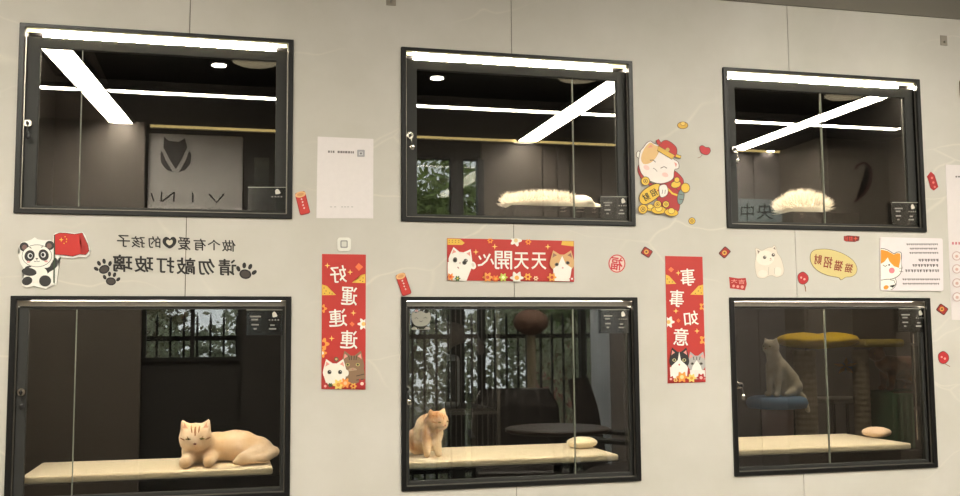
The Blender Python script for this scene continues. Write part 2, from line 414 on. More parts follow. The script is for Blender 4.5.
# --- panda with flag
a = Art('panda_sticker', 'panda cut-out holding a red flag above the lowest left cabinet', 'sticker', 40, 264)
cut = P((240, 238, 232), (19, 246), (22, 242.5), (28, 241), (32, 239.5), (35, 237.5), (38, 239.5), (45, 240.5), (50, 240), (53, 242), (54, 234.5), (56, 233), (64, 232.3), (76, 233.5), (83, 232.2), (86, 236), (88, 243), (90, 249), (89.5, 255), (86, 257.6), (79, 257), (73, 258.8), (60, 257), (58, 261), (59, 268), (56.5, 285), (52, 285.5), (46, 289), (40, 287.5), (34, 286), (27, 287.5), (22, 285.5), (22.5, 279), (25, 275), (23.5, 268), (21, 264), (18.5, 256), (20.5, 251))
a.backing('backing', cut, 'pale grey-white cut-out border', .006)
head = E(WH, 37.3, 256, 14.6, 10.8); DG = (48, 46, 46)
a.print('panda_print', flat(E(DG, 24.5, 247, 4.6), E(DG, 50, 245.6, 4.6), E((120, 90, 84), 25, 247.5, 2.6), E((120, 90, 84), 49.5, 246, 2.6),
    P(DG, (25, 270), (29, 266), (47, 268), (52, 263), (55, 258), (58, 261), (57, 267), (50, 272), (46, 274), (30, 274), s=True),
    E(WH, 37, 274.5, 11, 9), E(DG, 29.5, 272, 7.5, 4, 8), E(DG, 27.5, 281, 5.3, 4.2, -20), E(DG, 45.5, 281, 6, 5.6),
    grow(head, .5, (90, 86, 84)), head, E(DG, 30, 256, 5, 5.8, 25), E(DG, 44, 255.2, 5, 5.8, -25), E((225, 225, 225), 30.5, 256, 2.5, 2.8), E((225, 225, 225), 43.7, 255, 2.5, 2.8),
    E(BK, 30.9, 256, 1.6, 1.9), E(BK, 43.3, 255, 1.6, 1.9), P(BK, (35.8, 258.3), (38.8, 258.3), (37.3, 260.2)), LN(BK, .5, (34.5, 261.3), (36, 262), (37.3, 261), (38.6, 262), (40.2, 261.3)),
    E((215, 165, 160), 29, 262, 1.8, 1), E((215, 165, 160), 46.5, 261.5, 1.8, 1), LN(BK, .7, (32, 248.5), (30, 247.4)), LN(BK, .7, (41.5, 247.5), (43.5, 246.8))))
f_ = P((196, 40, 34), (55.5, 235), (60, 233.5), (66, 233.6), (75, 234.8), (82.5, 233.4), (84.5, 238), (88, 245), (89, 251), (86, 254.6), (80, 254.2), (73, 256.2), (64, 255), (55.8, 254.6))
a.print('flag', flat(LN((52, 74, 50), 1.3, (55, 235), (54.4, 283)), grow(f_, .6, (70, 40, 36)), f_, P((172, 34, 30), (80, 235), (82.4, 234), (84.2, 238), (87.5, 245), (88.6, 251), (85.8, 254), (81, 253.8), (82, 244)),
    STAR((244, 196, 60), 61.7, 240, 2.4), E((244, 196, 60), 65.5, 237, .6), E((244, 196, 60), 67, 239.3, .6), E((244, 196, 60), 66.8, 242, .6), E((244, 196, 60), 64.5, 243.6, .6)), 'red flag with gold stars on a thin green pole')
# --- paw decals
def paw(cx, cy, s, rot, lab):
    a = Art('paw_decal', lab, 'decal', cx, cy, group='black paw prints beside the wall lettering', thick=.0006)
    r = math.radians(rot); R = lambda x, y: (cx+s*(x*math.cos(r)-y*math.sin(r)), cy+s*(x*math.sin(r)+y*math.cos(r)))
    def toe(x, y, rx, ry, q): X_, Y_ = R(x, y); return E(BK, X_, Y_, rx*s, ry*s, rot+q)
    X_, Y_ = R(0, .35)
    a.print('pad', [E(BK, X_, Y_, .95*s, .75*s, rot), E((66, 58, 54), X_, Y_, .7*s, .52*s, rot)])
    for x, y, q in ((-1.25, -.25, -35), (-.45, -.95, -8), (.5, -.95, 12), (1.3, -.2, 38)): a.print('toe', [toe(x, y, .3, .46, q)])
paw(103.5, 267.5, 5.8, -22, 'upper black paw print at the far end of the lettering, by the panda')
paw(111.2, 279.5, 5.4, 8, 'lower black paw print of the pair below the lettering end')
paw(245.8, 272, 6.4, 12, 'single black paw print on the side of the lettering away from the panda')
# --- wall lettering
a = Art('wall_lettering', 'smaller upper line of black mirrored characters with a heart', 'lettering', 176, 244, thick=.0006)
for s, x0, x1, y0, y1 in (('做', 222, 235.6, 240, 251.6), ('个', 207.5, 220.5, 239.8, 250.4), ('有', 193.5, 206, 238.6, 250.6), ('爱', 178, 190.6, 237.2, 250), ('的', 148.5, 160.5, 236.3, 248), ('孩', 131.5, 145, 236.2, 247.6), ('子', 117, 130, 235, 247)):
    a.print('character', [T(BK, s, x0, y0, x1, y1, slope=.03, bold=.035)])
hp = lambda k: [(169.5+k*x, 242.5+k*y) for x, y in ((0, 5.6), (-3.6, 3.6), (-6.2, .2), (-5.8, -3.4), (-3.2, -5.2), (-.6, -4.2), (.4, -3.2), (2, -4.8), (4.6, -4.9), (6.4, -2.2), (5.6, 1.6), (3, 4.4))]
a.print('heart', [(BK, cat_rom(hp(1.08))), ((206, 197, 181), cat_rom(hp(.52)))])
a = Art('wall_lettering', 'larger lower line of heavy black mirrored characters', 'lettering', 176, 265, thick=.0006)
for s, x0, x1, y0, y1 in (('请', 218.4, 236.4, 259, 275.6), ('勿', 198.5, 215, 258.6, 275), ('敲', 176.5, 195.5, 257.6, 274.4), ('打', 156.5, 174.5, 257, 273), ('玻', 134.5, 153.4, 256, 272.3), ('璃', 113, 132.6, 254.6, 272)):
    a.print('character', [T(BK, s, x0, y0, x1, y1, slope=.03, bold=.05)])
# --- white sheet (its code is left out)
def rr(c, x0, y0, x1, y1, r=1.5, k=0, dx=0):
    pts = []
    for cx, cy, a0 in ((x1-r, y0+r, -90), (x1-r, y1-r, 0), (x0+r, y1-r, 90), (x0+r, y0+r, 180)):
        for j in range(5):
            t = math.radians(a0+j*22.5); pts.append((cx+r*math.cos(t), cy+r*math.sin(t)))
    ym = (y0+y1)/2
    return (c, [(x+dx*(y-ym), y+k*(x-(x0+x1)/2)) for x, y in pts])
a = Art('paper_sheet', 'white sheet taped between the first and second upper cabinets', 'notice', 345, 178)
a.backing('paper', P((226, 219, 219), (317.6, 136.6), (373.4, 139), (373.2, 218.6), (316.3, 218.2)), thick=.0015)
tx = (110, 104, 104)
a.print('lettering', flat([P(tx, (x, 150.6+.03*(x-327)), (x+w, 150.6+.03*(x-327)), (x+w, 152.8+.03*(x-327)), (x, 152.8+.03*(x-327))) for x, w in ((328, 1.8), (330.6, 1.2), (332.6, 1.8), (337.5, 2.2), (340.3, 2.2), (343, 1.5), (345, 2.4), (348, 2), (350.6, 1.2), (352.4, 1.4))],
    [P((180, 175, 175), (x, 206.6), (x+2, 206.6), (x+2, 207.4), (x, 207.4)) for x in (330, 334, 341, 344, 347, 351)]))
a.print('logo', flat(rr((160, 158, 162), 357, 150, 364.6, 157, .8), rr((205, 203, 205), 358.8, 151.8, 362.8, 155.4, .5), E((120, 118, 124), 360.8, 153.6, 1.1)))
# --- firecracker / scroll stickers
def scroll(cx, cy, rot, w, h, lab, group):
    a = Art('scroll_sticker', lab, 'sticker', cx, cy, group=group); r = math.radians(rot)
    R = lambda x, y: (cx+x*math.cos(r)-y*math.sin(r), cy+x*math.sin(r)+y*math.cos(r))
    a.backing('backing', ((150, 36, 34), [R(*p) for p in rr(0, -w/2, -h/2, w/2, h/2, 2)[1]]), thick=.003)
    a.print('front_print', [((196, 52, 46), [R(*p) for p in rr(0, -w/2+.7, -h/2+.7, w/2-.7, h/2-.7, 1.6)[1]]), E((228, 178, 122), *R(0, -h/2+2.6), w/2+.2, 3.0, rot), E((206, 148, 96), *R(0, -h/2+2.6), w/2-1.8, 1.6, rot)])
    a.print('lettering', [STAR(WH, *R(.3*(k % 2), -h/2+7.4+k*(h-10)/4.2), 1.4) for k in range(4)])
scroll(302.5, 203.2, -14, 10.5, 23, 'red scroll sticker between the first upper cabinet and the white sheet', 'small red scroll stickers')
scroll(403.4, 284.4, -19, 9.8, 22.5, 'red scroll sticker just above a corner of the middle lower cabinet', 'small red scroll stickers')
# --- small white hanging tag
a = Art('square_tag', 'small white rounded tag on top of the tall red banner with four characters', 'tag', 344, 244)
a.backing('backing', rr((228, 226, 218), 337.2, 237.6, 350.8, 251.2, 3), thick=.004)
a.print('print_frame', [rr((150, 148, 146), 340.2, 240.4, 347.6, 248, 1.2), rr((210, 208, 200), 341.4, 241.6, 346.4, 246.8, .8)])
# --- banners
def sparkle(pts, c=(250, 206, 110), r=2.4): return [STAR(c, x, y, r) for x, y in pts]
def catface(cx, cy, w, h, col, ear=(226, 150, 140), eye=True, extra=(), tilt=0):
    sh = [P(col, (cx-w*.48, cy-h*.12), (cx-w*.36, cy-h*.62), (cx-w*.06, cy-h*.4)), P(col, (cx+w*.48, cy-h*.12), (cx+w*.36, cy-h*.62), (cx+w*.06, cy-h*.4)),
          P(ear, (cx-w*.40, cy-h*.2), (cx-w*.35, cy-h*.5), (cx-w*.18, cy-h*.36)), P(ear, (cx+w*.40, cy-h*.2), (cx+w*.35, cy-h*.5), (cx+w*.18, cy-h*.36)), E(col, cx, cy, w*.5, h*.42)]
    sh += list(extra)
    if eye:
        for s in (-1, 1): sh += [E((96, 92, 84), cx+s*w*.22, cy-h*.02, w*.085, h*.10), E(BK, cx+s*w*.22, cy-h*.02, w*.055, h*.07), E(WH, cx+s*w*.22+w*.02, cy-h*.05, w*.018)]
        sh += [P((200, 120, 120), (cx-w*.04, cy+h*.10), (cx+w*.04, cy+h*.10), (cx, cy+h*.15)), LN((120, 90, 84), .35, (cx-w*.06, cy+h*.2), (cx, cy+h*.155), (cx+w*.06, cy+h*.2))]
    if tilt:
        r = math.radians(tilt); sh = [(q[0], [(cx+(x-cx)*math.cos(r)-(y-cy)*math.sin(r), cy+(x-cx)*math.sin(r)+(y-cy)*math.cos(r)) for x, y in q[1]]) for q in sh]
    return sh
def clip(sh, x0, x1, y0, y1): return [(q[0], [(min(max(x, x0), x1), min(max(y, y0), y1)) for x, y in q[1]])+tuple(q[2:]) for q in sh]
BR = (188, 50, 44)
# horizontal
a = Art('banner', 'wide red banner above the middle lower cabinet, four mirrored characters between two cats', 'banner', 510, 260)
a.backing('paper', P(BR, (447, 238.2), (573.8, 241), (573.8, 282), (447, 280.3)))
C_ = lambda sh: clip(sh, 447.3, 573.4, 238.6, 281.6)
each(a, 'gold_cloud', C_([P((228, 184, 74), (447.3, 238.5), (460, 239), (464.6, 243), (462, 245), (447.3, 244.8)), P((228, 184, 74), (573.4, 241.3), (562, 241), (561, 245), (573.4, 246.5))]))
a.print('cloud_dots', C_([E((150, 112, 50), 449+3.2*(k % 4), 240.4+2*(k//4), .5) for k in range(8)]), flat_=True)['kind'] = 'stuff'
each(a, 'sparkle', sparkle([(475.7, 252), (494.5, 246.6), (547.6, 246.8)], r=3))
each(a, 'blossom', C_(flat(FLOWER(WH, (226, 200, 150), 515.6, 240.6, 6.2, 5), FLOWER((240, 150, 60), RED, 490, 240.6, 3.2), FLOWER((240, 150, 60), RED, 528, 242, 3.2))), 2)
for s, x0, x1, y0, y1 in (('天', 531, 546, 252.6, 269.4), ('天', 513.6, 528.4, 252.4, 269.2), ('開', 494.4, 511.8, 251, 269.4)):
    a.print('character', [T(WH, s, x0, y0, x1, y1, slope=.02, bold=.03)])
a.print('character', [LN(WH, 1.9, (477.5, 265.5), (481.5, 264.8), (486, 261), (489.6, 254)), LN(WH, 1.7, (478.6, 256), (480.6, 259.6)), LN(WH, 1.7, (483.4, 254.6), (485.2, 258)), LN(WH, 1.7, (490.6, 259), (493.2, 264.4))])
a.print('white_cat', C_(catface(460, 260.5, 24, 20, WH, tilt=8)+[P(WH, (447, 262), (472, 266), (466, 281), (447, 280)), E(WH, 472.5, 265.5, 3, 4, -20), E((222, 208, 198), 472.5, 265, 1.4, 2, -20)]))
a.print('white_cat_face', C_([E((96, 92, 84), 454.6, 260.4, 2.2), E(BK, 454.6, 260.4, 1.4), E((96, 92, 84), 464, 262.8, 2.2), E(BK, 464, 262.8, 1.4), LN((150, 60, 60), .8, (457, 267), (458.4, 268.6))]))
TAN = (214, 170, 116)
a.print('calico_cat', C_(catface(561.5, 263.5, 25, 21, TAN, ear=(150, 108, 90), eye=False)+[P(WH, (561.5, 256), (565, 264), (571, 268), (569, 281.5), (553, 281), (552.5, 269), (558, 264)), E((110, 100, 92), 556, 264.6, 2.1, 1.7, -20), E(BK, 556, 264.6, 1.2), E((110, 100, 92), 567, 263, 2.1, 1.7, 20), E(BK, 567, 263, 1.2), E((210, 150, 150), 562, 268, .9)]))
fl = []
for x, y, r, c, c2 in ((450, 277, 4, (238, 140, 60), (200, 70, 50)), (457, 278.6, 3, (70, 110, 60), (220, 190, 90)), (487, 277.4, 5.4, (240, 160, 80), (210, 80, 60)), (495, 279, 4, (236, 120, 60), GOLD), (502.5, 277.5, 4.6, (196, 206, 92), (240, 240, 180)), (516, 278, 7, WH, (240, 176, 90)), (527, 277, 4, (240, 180, 80), RED), (535, 278.6, 2.6, (240, 214, 180), RED), (551, 277.5, 4.8, (240, 164, 78), (200, 70, 50)), (571, 279, 3, (196, 60, 60), WH)):
    fl += FLOWER(c, c2, x, y, r)
each(a, 'flower', C_(fl), 2)
# tall left
a = Art('banner', 'tall red banner with a white cat and brown tabby at its foot', 'banner', 343.5, 320)
a.backing('paper', P(BR, (322, 254), (365.8, 254.6), (365.4, 389.6), (321.4, 389)))
C_ = lambda sh: clip(sh, 322, 365.2, 254.6, 389)
each(a, 'gold_cloud', C_([P((228, 184, 74), (365.4, 274), (361, 275), (358, 279), (352, 282.6), (365.4, 283.2)), P((228, 184, 74), (322, 284.5), (327, 286), (330, 290), (336, 295), (322, 295.2))]))
a.print('cloud_dots', C_([E((150, 112, 50), x, y, .6) for x, y in ((360, 280.5), (363, 278), (362.5, 281.6), (324, 288), (326, 291), (324.5, 293.4), (329.5, 293), (332, 294))]), flat_=True)['kind'] = 'stuff'
each(a, 'sparkle', sparkle([(327.3, 265.6), (350, 272.2), (353.3, 313), (331.5, 338.4)], r=3)+[P((232, 120, 70), (358.6, 263), (363, 267), (358.8, 271), (355, 267)), P((232, 120, 70), (351.8, 321.6), (354.6, 324), (352.2, 326.6), (349.4, 324))])
each(a, 'blossom', C_(flat(FLOWER(WH, (240, 190, 110), 363.5, 324, 6.4), FLOWER((240, 160, 70), RED, 322.6, 308.6, 4.6, 5), FLOWER((240, 160, 70), RED, 323, 344, 6.6, 5), FLOWER((240, 160, 70), WH, 322, 353, 5, 5))), 2)
for s, x0, x1, y0, y1, tl in (('好', 330, 346.4, 265.6, 282.8, -4), ('運', 341, 357, 287, 305.4, 3), ('連', 328.4, 346.6, 309, 326.8, -4), ('連', 340, 357.4, 330.4, 348.8, 2)):
    a.print('character', [T(WH, s, x0, y0, x1, y1, tl, bold=.03)])
TB = (138, 108, 82)
a.print('tabby_cat', C_(catface(352.5, 365.5, 23, 24, TB, eye=False, extra=[LN((84, 64, 50), 1, (352.5+d, 355.6), (352.5+d*.8, 360)) for d in (-4, -1.5, 1.5, 4)]+[E((176, 150, 122), 352.5, 371, 4.6, 3.4)]+[E((188, 178, 110), 352.5+s*5, 364.6, 2, 1.6) for s in (-1, 1)]+[E(BK, 352.5+s*5, 364.6, 1) for s in (-1, 1)]+[P((190, 110, 100), (351.4, 368.6), (353.6, 368.6), (352.5, 370.2))])+[P(TB, (343, 372), (364, 369), (365.2, 383), (346, 384)), LN((88, 68, 52), 1, (356, 376), (364, 374)), LN((88, 68, 52), 1, (356, 380), (364, 379))]))
a.print('white_cat', C_(catface(334.5, 372.5, 24, 22, (236, 230, 218))+[P((236, 230, 218), (323, 374), (346, 374), (344, 384), (326, 384)), E((236, 230, 218), 346, 373, 2.4, 3.4)]))
a.print('pendant', [E((110, 84, 64), 336, 359.2, 2.4), E((206, 180, 120), 336, 359.2, 1.2)])
fl = []
for x, y, r, c, c2 in ((325, 386, 4, (184, 50, 50), (240, 180, 170)), (330, 385, 2.6, (70, 90, 60), (70, 90, 60)), (338, 384.6, 6, (240, 206, 110), (222, 150, 60)), (345, 383, 5.6, (240, 150, 70), (248, 190, 140)), (353, 386, 3.6, (236, 170, 80), RED), (361.6, 383.6, 5.4, (184, 46, 50), (244, 214, 200))):
    fl += FLOWER(c, c2, x, y, r)
each(a, 'flower', C_(fl), 2)
# tall right
a = Art('banner', 'tall red banner between middle and last lower cabinets, black-and-white cat at its foot', 'banner', 685, 320)
a.backing('paper', P(BR, (665, 256), (702.2, 256.8), (705.4, 382), (667.6, 383.4)))
def SK(sh, y0, y1):   # keeps the print on the slightly skewed card
    o = []
    for q in sh:
        pts = []
        for x, y in q[1]:
            y = min(max(y, 256.8), 382); k = (y-256)/126; pts.append((min(max(x, 665.2+2.6*k), 702+3.1*k), y))
        o.append((q[0], pts)+tuple(q[2:]))
    return o
C_ = lambda sh: SK(sh, 0, 0)
each(a, 'gold_cloud', C_([P((228, 184, 74), (665, 274.6), (669, 276), (672, 280), (676, 283.8), (665, 284.2)), P((228, 184, 74), (704, 284.6), (698, 286), (695, 290), (690, 294.6), (704, 295))]))
a.print('cloud_dots', C_([E((150, 112, 50), x, y, .6) for x, y in ((667, 279), (669, 282), (672, 282), (700, 288), (698, 291), (701, 293), (695, 293.4))]), flat_=True)['kind'] = 'stuff'
each(a, 'sparkle', sparkle([(678, 273), (675.6, 311), (696.6, 331)], r=2.8)+[P((232, 120, 70), (670.6, 267), (673.6, 269.6), (670.8, 272.4), (668, 269.6)), P((232, 120, 70), (678, 318.4), (680, 320.6), (678, 322.8), (676, 320.6))])
each(a, 'blossom', C_(flat(FLOWER(WH, (240, 190, 110), 668, 322, 6.4), FLOWER((240, 160, 70), RED, 703, 306.6, 4.6, 5), FLOWER((240, 160, 70), RED, 704, 340, 5.6, 5))), 2)
for s, x0, x1, y0, y1, tl in (('事', 680, 694.4, 268.6, 286, -4), ('事', 669, 683.4, 290, 307, 3), ('如', 683.4, 697.6, 311, 325.4, -6), ('意', 673, 688, 328, 345.6, 3)):
    a.print('character', [T(WH, s, x0, y0, x1, y1, tl, bold=.03)])
a.print('grey_tabby', C_(catface(696, 364, 18, 20, (176, 172, 168), eye=False, extra=[LN((96, 92, 90), .9, (696+d, 356.6), (696+d*.8, 360)) for d in (-3.4, 0, 3.4)]+[P((236, 232, 226), (696, 360), (700, 366), (702, 373), (690, 373), (692, 366))]+[E((110, 104, 96), 696+s*4.4, 363.6, 1.7, 1.3) for s in (-1, 1)]+[E(BK, 696+s*4.4, 363.6, .8) for s in (-1, 1)])+[P((226, 222, 216), (689, 370), (704, 370), (704.5, 379), (690, 379))]))
a.print('black_white_cat', C_(catface(678.4, 361, 20, 22, (40, 38, 38), eye=False, extra=[P(WH, (678.4, 351.4), (680, 360), (686.4, 366), (685, 373), (672, 373), (670.6, 366), (677, 360))]+[E((196, 190, 140), 678.4+s*5, 360, 1.9, 1.6) for s in (-1, 1)]+[E(BK, 678.4+s*5, 360, 1) for s in (-1, 1)]+[E((190, 110, 100), 678.4, 364.6, .9)])+[P((236, 232, 226), (669, 367), (687, 367), (686, 378), (669.6, 378))]))
fl = []
for x, y, r, c, c2 in ((670, 379, 3.6, (184, 46, 50), (240, 180, 170)), (681, 377, 6, (240, 156, 70), (248, 210, 150)), (690.6, 378, 4.8, (240, 206, 110), (222, 150, 60)), (700, 377.6, 4.8, (184, 46, 50), (244, 190, 180)), (674.6, 380, 2.4, (240, 200, 120), RED)):
    fl += FLOWER(c, c2, x, y, r)
each(a, 'flower', C_(fl), 2)
# --- round red character
a = Art('round_sticker', 'round red papercut sticker between wide banner and last tall banner', 'sticker', 616.8, 263.5)
a.backing('backing', E((214, 176, 168), 616.8, 263.6, 8.7, 9.3), thick=.001)
a.print('print_ring', [E((196, 70, 74), 616.8, 263.6, 8.5, 9.1), E((222, 196, 186), 616.8, 263.6, 7.4, 8)])
a.print('character', [T((198, 52, 60), '福', 611, 257, 622.6, 270.4, 6, bold=.045)])
# --- red packets
def packet(cx, cy, rot, lab):
    a = Art('red_packet', lab, 'sticker', cx, cy, group='small red packet stickers'); r = math.radians(rot)
    R = lambda x, y: (cx+x*math.cos(r)-y*math.sin(r), cy+x*math.sin(r)+y*math.cos(r))
    a.backing('backing', ((84, 40, 36), [R(*p) for p in rr(0, -5, -4.1, 5, 4.1, 1.4)[1]]), thick=.002)
    a.print('front_print', [((160, 40, 38), [R(*p) for p in rr(0, -4.2, -3.3, 4.2, 3.3, 1)[1]])])
    a.print('coin', [E((218, 160, 72), *R(-.6, 0), 2.3), E((122, 74, 40), *R(-.6, 0), 1.1)])
packet(646.6, 252.2, 32, 'dark red packet sticker just above the corner of the last tall banner')
packet(724.6, 252.4, -48, 'dark red packet sticker beside the white cat sticker')
packet(942, 309.4, 35, 'dark red packet sticker beside the top corner of the last lower cabinet')
# --- fortune cat
OL = (84, 52, 44)
a = Art('fortune_cat_sticker', 'fortune cat sticker in red hat heaped with gold between middle and last upper cabinets', 'sticker', 659, 178)
def O(sh, d=.55, c=OL): return [grow(sh, d, c), sh]
YG = (228, 188, 66)
a.print('body', flat(O(P((176, 48, 50), (640, 165), (650, 183), (664, 181), (675, 176), (679, 196), (677, 212), (660, 210), (655, 190), (644, 182), (638, 172), s=True)), O(P(WH, (636.4, 154), (638, 151.4), (640.5, 153), (640, 158), (637, 157), s=True)),
    O(P((186, 46, 48), (673, 172), (678, 174), (683, 181), (681, 190), (676, 188), s=True)), O(E((120, 140, 138), 680.4, 197, 3, 7.4, 8)), LN(OL, .5, (678, 194), (683, 195)), LN(OL, .5, (678, 199), (683, 200)), O(E(YG, 685, 188, 4.2, 4.6)), O(E(YG, 675.5, 184.5, 4.8, 3.2, -14)), O(E(YG, 676.5, 180, 2.4)), LN(YG, 1.8, (666, 187.6), (672, 193.6), (677, 195.4))))
hd = P((238, 228, 222), (646.4, 143.4), (650, 141.5), (653.6, 143.8), (660, 145.6), (666, 148), (672, 158.4), (677.4, 162.4), (678, 168), (673.8, 170), (672.6, 178), (667, 182), (658, 183.4), (648, 180), (641, 173), (638.6, 163), (640, 152), (643.4, 147.4), s=True)
a.print('head', flat(O(hd), P((226, 186, 128), (643.8, 149), (648, 144), (650.5, 143), (654.4, 145.4), (659.4, 148.2), (656, 157), (650, 163), (643, 164), (640.6, 158), s=True), P((226, 150, 128), (647, 148), (650.6, 144.4), (652.4, 147.4)), P((224, 150, 140), (673.6, 162), (676.6, 164), (675.4, 167.6)),
    LN(OL, .7, (649.4, 160.4), (652.8, 160.2), (655, 162.4)), LN(OL, .7, (660, 168.4), (663.6, 166.8), (666.4, 168.4)), LN(OL, .5, (652.6, 168.4), (654.8, 169.4), (656.6, 171.6)), E((238, 196, 188), 646, 167.8, 3.2, 2.2, 30), E((238, 196, 188), 664.6, 175, 3.2, 2.2, 20)))
a.print('hat', flat(O(P((190, 44, 42), (658.6, 148.6), (661.4, 142.4), (667, 141), (675, 147), (676, 153.4), (673.4, 157), s=True)), O(P((222, 178, 74), (658, 146.4), (674, 155.6), (671.6, 159.4), (656.8, 150.6))), O(P((200, 60, 54), (655.4, 141), (658, 139.6), (660.4, 143.6), (657.4, 145))), O(P(YG, (675.8, 154.6), (680.4, 156.4), (679.6, 158.6), (674.8, 157))), E((200, 170, 90), 667, 150, 2)))
a.print('plaque', flat(O(P(YG, (639, 197), (644, 190), (655, 184.2), (660, 186), (661.4, 192), (656, 198), (646, 204), (640.6, 203), s=True), .8), LN(BR, 1.2, (656.6, 191), (661, 188.6))))
a.print('character', [T((40, 30, 20), '招', 650, 189, 656.4, 196.4, -28, bold=.05)]); a.print('character', [T((40, 30, 20), '财', 642, 193.4, 648.8, 201, -28, bold=.05)])
a.print('paw', flat(O(P((240, 232, 224), (659, 186.5), (664.5, 185), (667, 189.6), (666, 195), (660.6, 197.4), (658.6, 192), s=True)), LN(OL, .5, (662, 190), (661.4, 194)), LN(OL, .5, (664.6, 190), (664, 194))))
def coin(x, y, r): return flat(O(E(YG, x, y, r)), E(OL, x, y, r*.55), E(YG, x, y, r*.42), E(OL, x, y, r*.2))
def ingot(x, y, w, rot=0): return flat(O(E((224, 182, 52), x, y+w*.12, w, w*.52, rot)), O(E((240, 204, 96), x, y-w*.12, w*.46, w*.40, rot), .4))
for n_, q_ in (('ingot', ingot(649.4, 207.4, 5.6)), ('coin', coin(644.6, 181.4, 4)), ('coin', coin(642, 209.4, 4.4)), ('ingot', ingot(657.8, 209.6, 7)), ('coin', coin(656.6, 204.6, 3.4)), ('coin', coin(664.8, 204.6, 3)), ('ingot', ingot(670.2, 212, 6.6, 6))): a.print(n_, q_)
# small strays round the fortune cat
a = Art('ingot_sticker', 'tiny gold ingot sticker above the fortune cat', 'sticker', 682.6, 125, thick=.001)
a.print('ingot', flat(O(E((214, 170, 60), 682.6, 125.4, 5, 3.2)), O(E((236, 200, 100), 682.8, 123.6, 2.2, 1.8), .3)))
a = Art('coin_sticker', 'tiny gold coin sticker below the fortune cat near the last upper cabinet', 'sticker', 692, 221, thick=.001)
a.print('coin', coin(691.8, 221, 3))
a = Art('heart_sticker', 'small red heart balloon sticker beside the fortune cat', 'sticker', 704.6, 151, thick=.001)
a.print('heart', flat(O(P((190, 42, 52), (699.8, 147), (702.4, 145.8), (705.4, 147.6), (709, 148), (710, 151.4), (707, 154.6), (702, 153.4), (700, 150.4), s=True)), LN((150, 120, 110), .6, (702, 155), (700, 157.4), (697.4, 158))))
# --- white cat sticker
CR = (222, 212, 198)
a = Art('cat_sticker', 'pale round white cat sticker above the last lower cabinet', 'sticker', 769, 262, thick=.001)
bd = P(CR, (755.4, 249), (758, 248.8), (761.6, 250.6), (768, 247.8), (772, 247.4), (774.2, 245.6), (776, 248.6), (777, 253), (780.4, 258), (783.4, 268), (782.4, 274.4), (776.6, 277), (772, 275.4), (768, 276), (764, 278), (757.6, 277), (755.4, 270), (755, 262), (756.4, 255), s=True)
a.print('body', flat(O(bd, .4, (176, 164, 150)), E((232, 224, 212), 765, 258, 9, 7.4), E((230, 222, 210), 762.6, 273.6, 4.6, 3.6), E((230, 222, 210), 777.6, 271.4, 3.8, 4.4)))
a.print('face', flat(E((90, 80, 74), 764.4, 257.4, 1.7), E((90, 80, 74), 773, 255, 1.7), E(WH, 764.9, 256.8, .5), E(WH, 773.4, 254.4, .5), E((190, 150, 140), 770.4, 258.6, .8, .6), LN((140, 120, 110), .4, (769.6, 260.8), (770.6, 259.6), (771.8, 260.4)), P((134, 118, 108), (757, 250.2), (759.4, 251.2), (758, 254)), P((134, 118, 108), (773, 248.6), (774.4, 247), (775.4, 250)),
    LN((176, 164, 150), .4, (768.4, 267), (768, 275)), LN((176, 164, 150), .4, (774.4, 268), (774, 274))))
# --- red block stickers and lantern
a = Art('lettering_sticker', 'red two-row lettering sticker above a corner of the last lower cabinet', 'sticker', 738, 283.4)
a.backing('backing', P((176, 46, 44), (729, 277), (738, 278.4), (745.6, 278), (746.6, 284), (744.8, 290.4), (736, 289), (730, 288.4)), thick=.001)
a.print('character', [T((226, 150, 140), '大', 731, 279, 737, 283, bold=.04)]); a.print('character', [T((226, 150, 140), '吉', 738.4, 279.6, 744.6, 284, bold=.04)]); a.print('round_marks', [E((228, 150, 140), 733.4, 286, 1.4), E((228, 150, 140), 737.6, 286.6, 1.4), E((228, 150, 140), 742, 287, 1.6)])
a = Art('lettering_sticker', 'small red lettering sticker above the yellow speech bubble', 'sticker', 851.6, 238.6)
a.backing('backing', P((120, 40, 36), (843.6, 236.2), (848, 235.4), (856, 236), (859.4, 236.4), (857.6, 239.2), (859, 240.6), (854.6, 242), (846, 241.6), (843.8, 240.4)), thick=.001)
a.print('character', [T((214, 70, 56), '招', 844.4, 236.4, 848, 240.8, bold=.04)]); a.print('character', [T((214, 70, 56), '财', 848.6, 236.4, 852.4, 241, bold=.04)]); a.print('star', [STAR((216, 90, 60), 855.4, 238.6, 2.6)])
def lantern(cx, cy, tail, lab):
    a = Art('lantern_sticker', lab, 'sticker', cx, cy, group='small red lantern stickers', thick=.001)
    a.print('lantern', flat(O(P((186, 42, 48), (cx-4.6, cy-3), (cx, cy-6.4), (cx+4.6, cy-3), (cx+5, cy+2), (cx+1, cy+5.4), (cx-3.4, cy+3.6), s=True)), E((238, 170, 160), cx-1.6, cy-1, 1), E((238, 170, 160), cx+1.6, cy+.6, 1.1)))
    a.print('tassel', [LN((150, 110, 84), .8, (cx+1, cy+5.4), (cx+tail, cy+8.4), (cx+tail+.3, cy+13 if tail < 3 else cy+8.6))])
lantern(802.6, 278.6, 2.6, 'red lantern sticker between the white cat sticker and the speech bubble')
lantern(943, 358, 6.4, 'red lantern sticker beside the middle of the last lower cabinet')
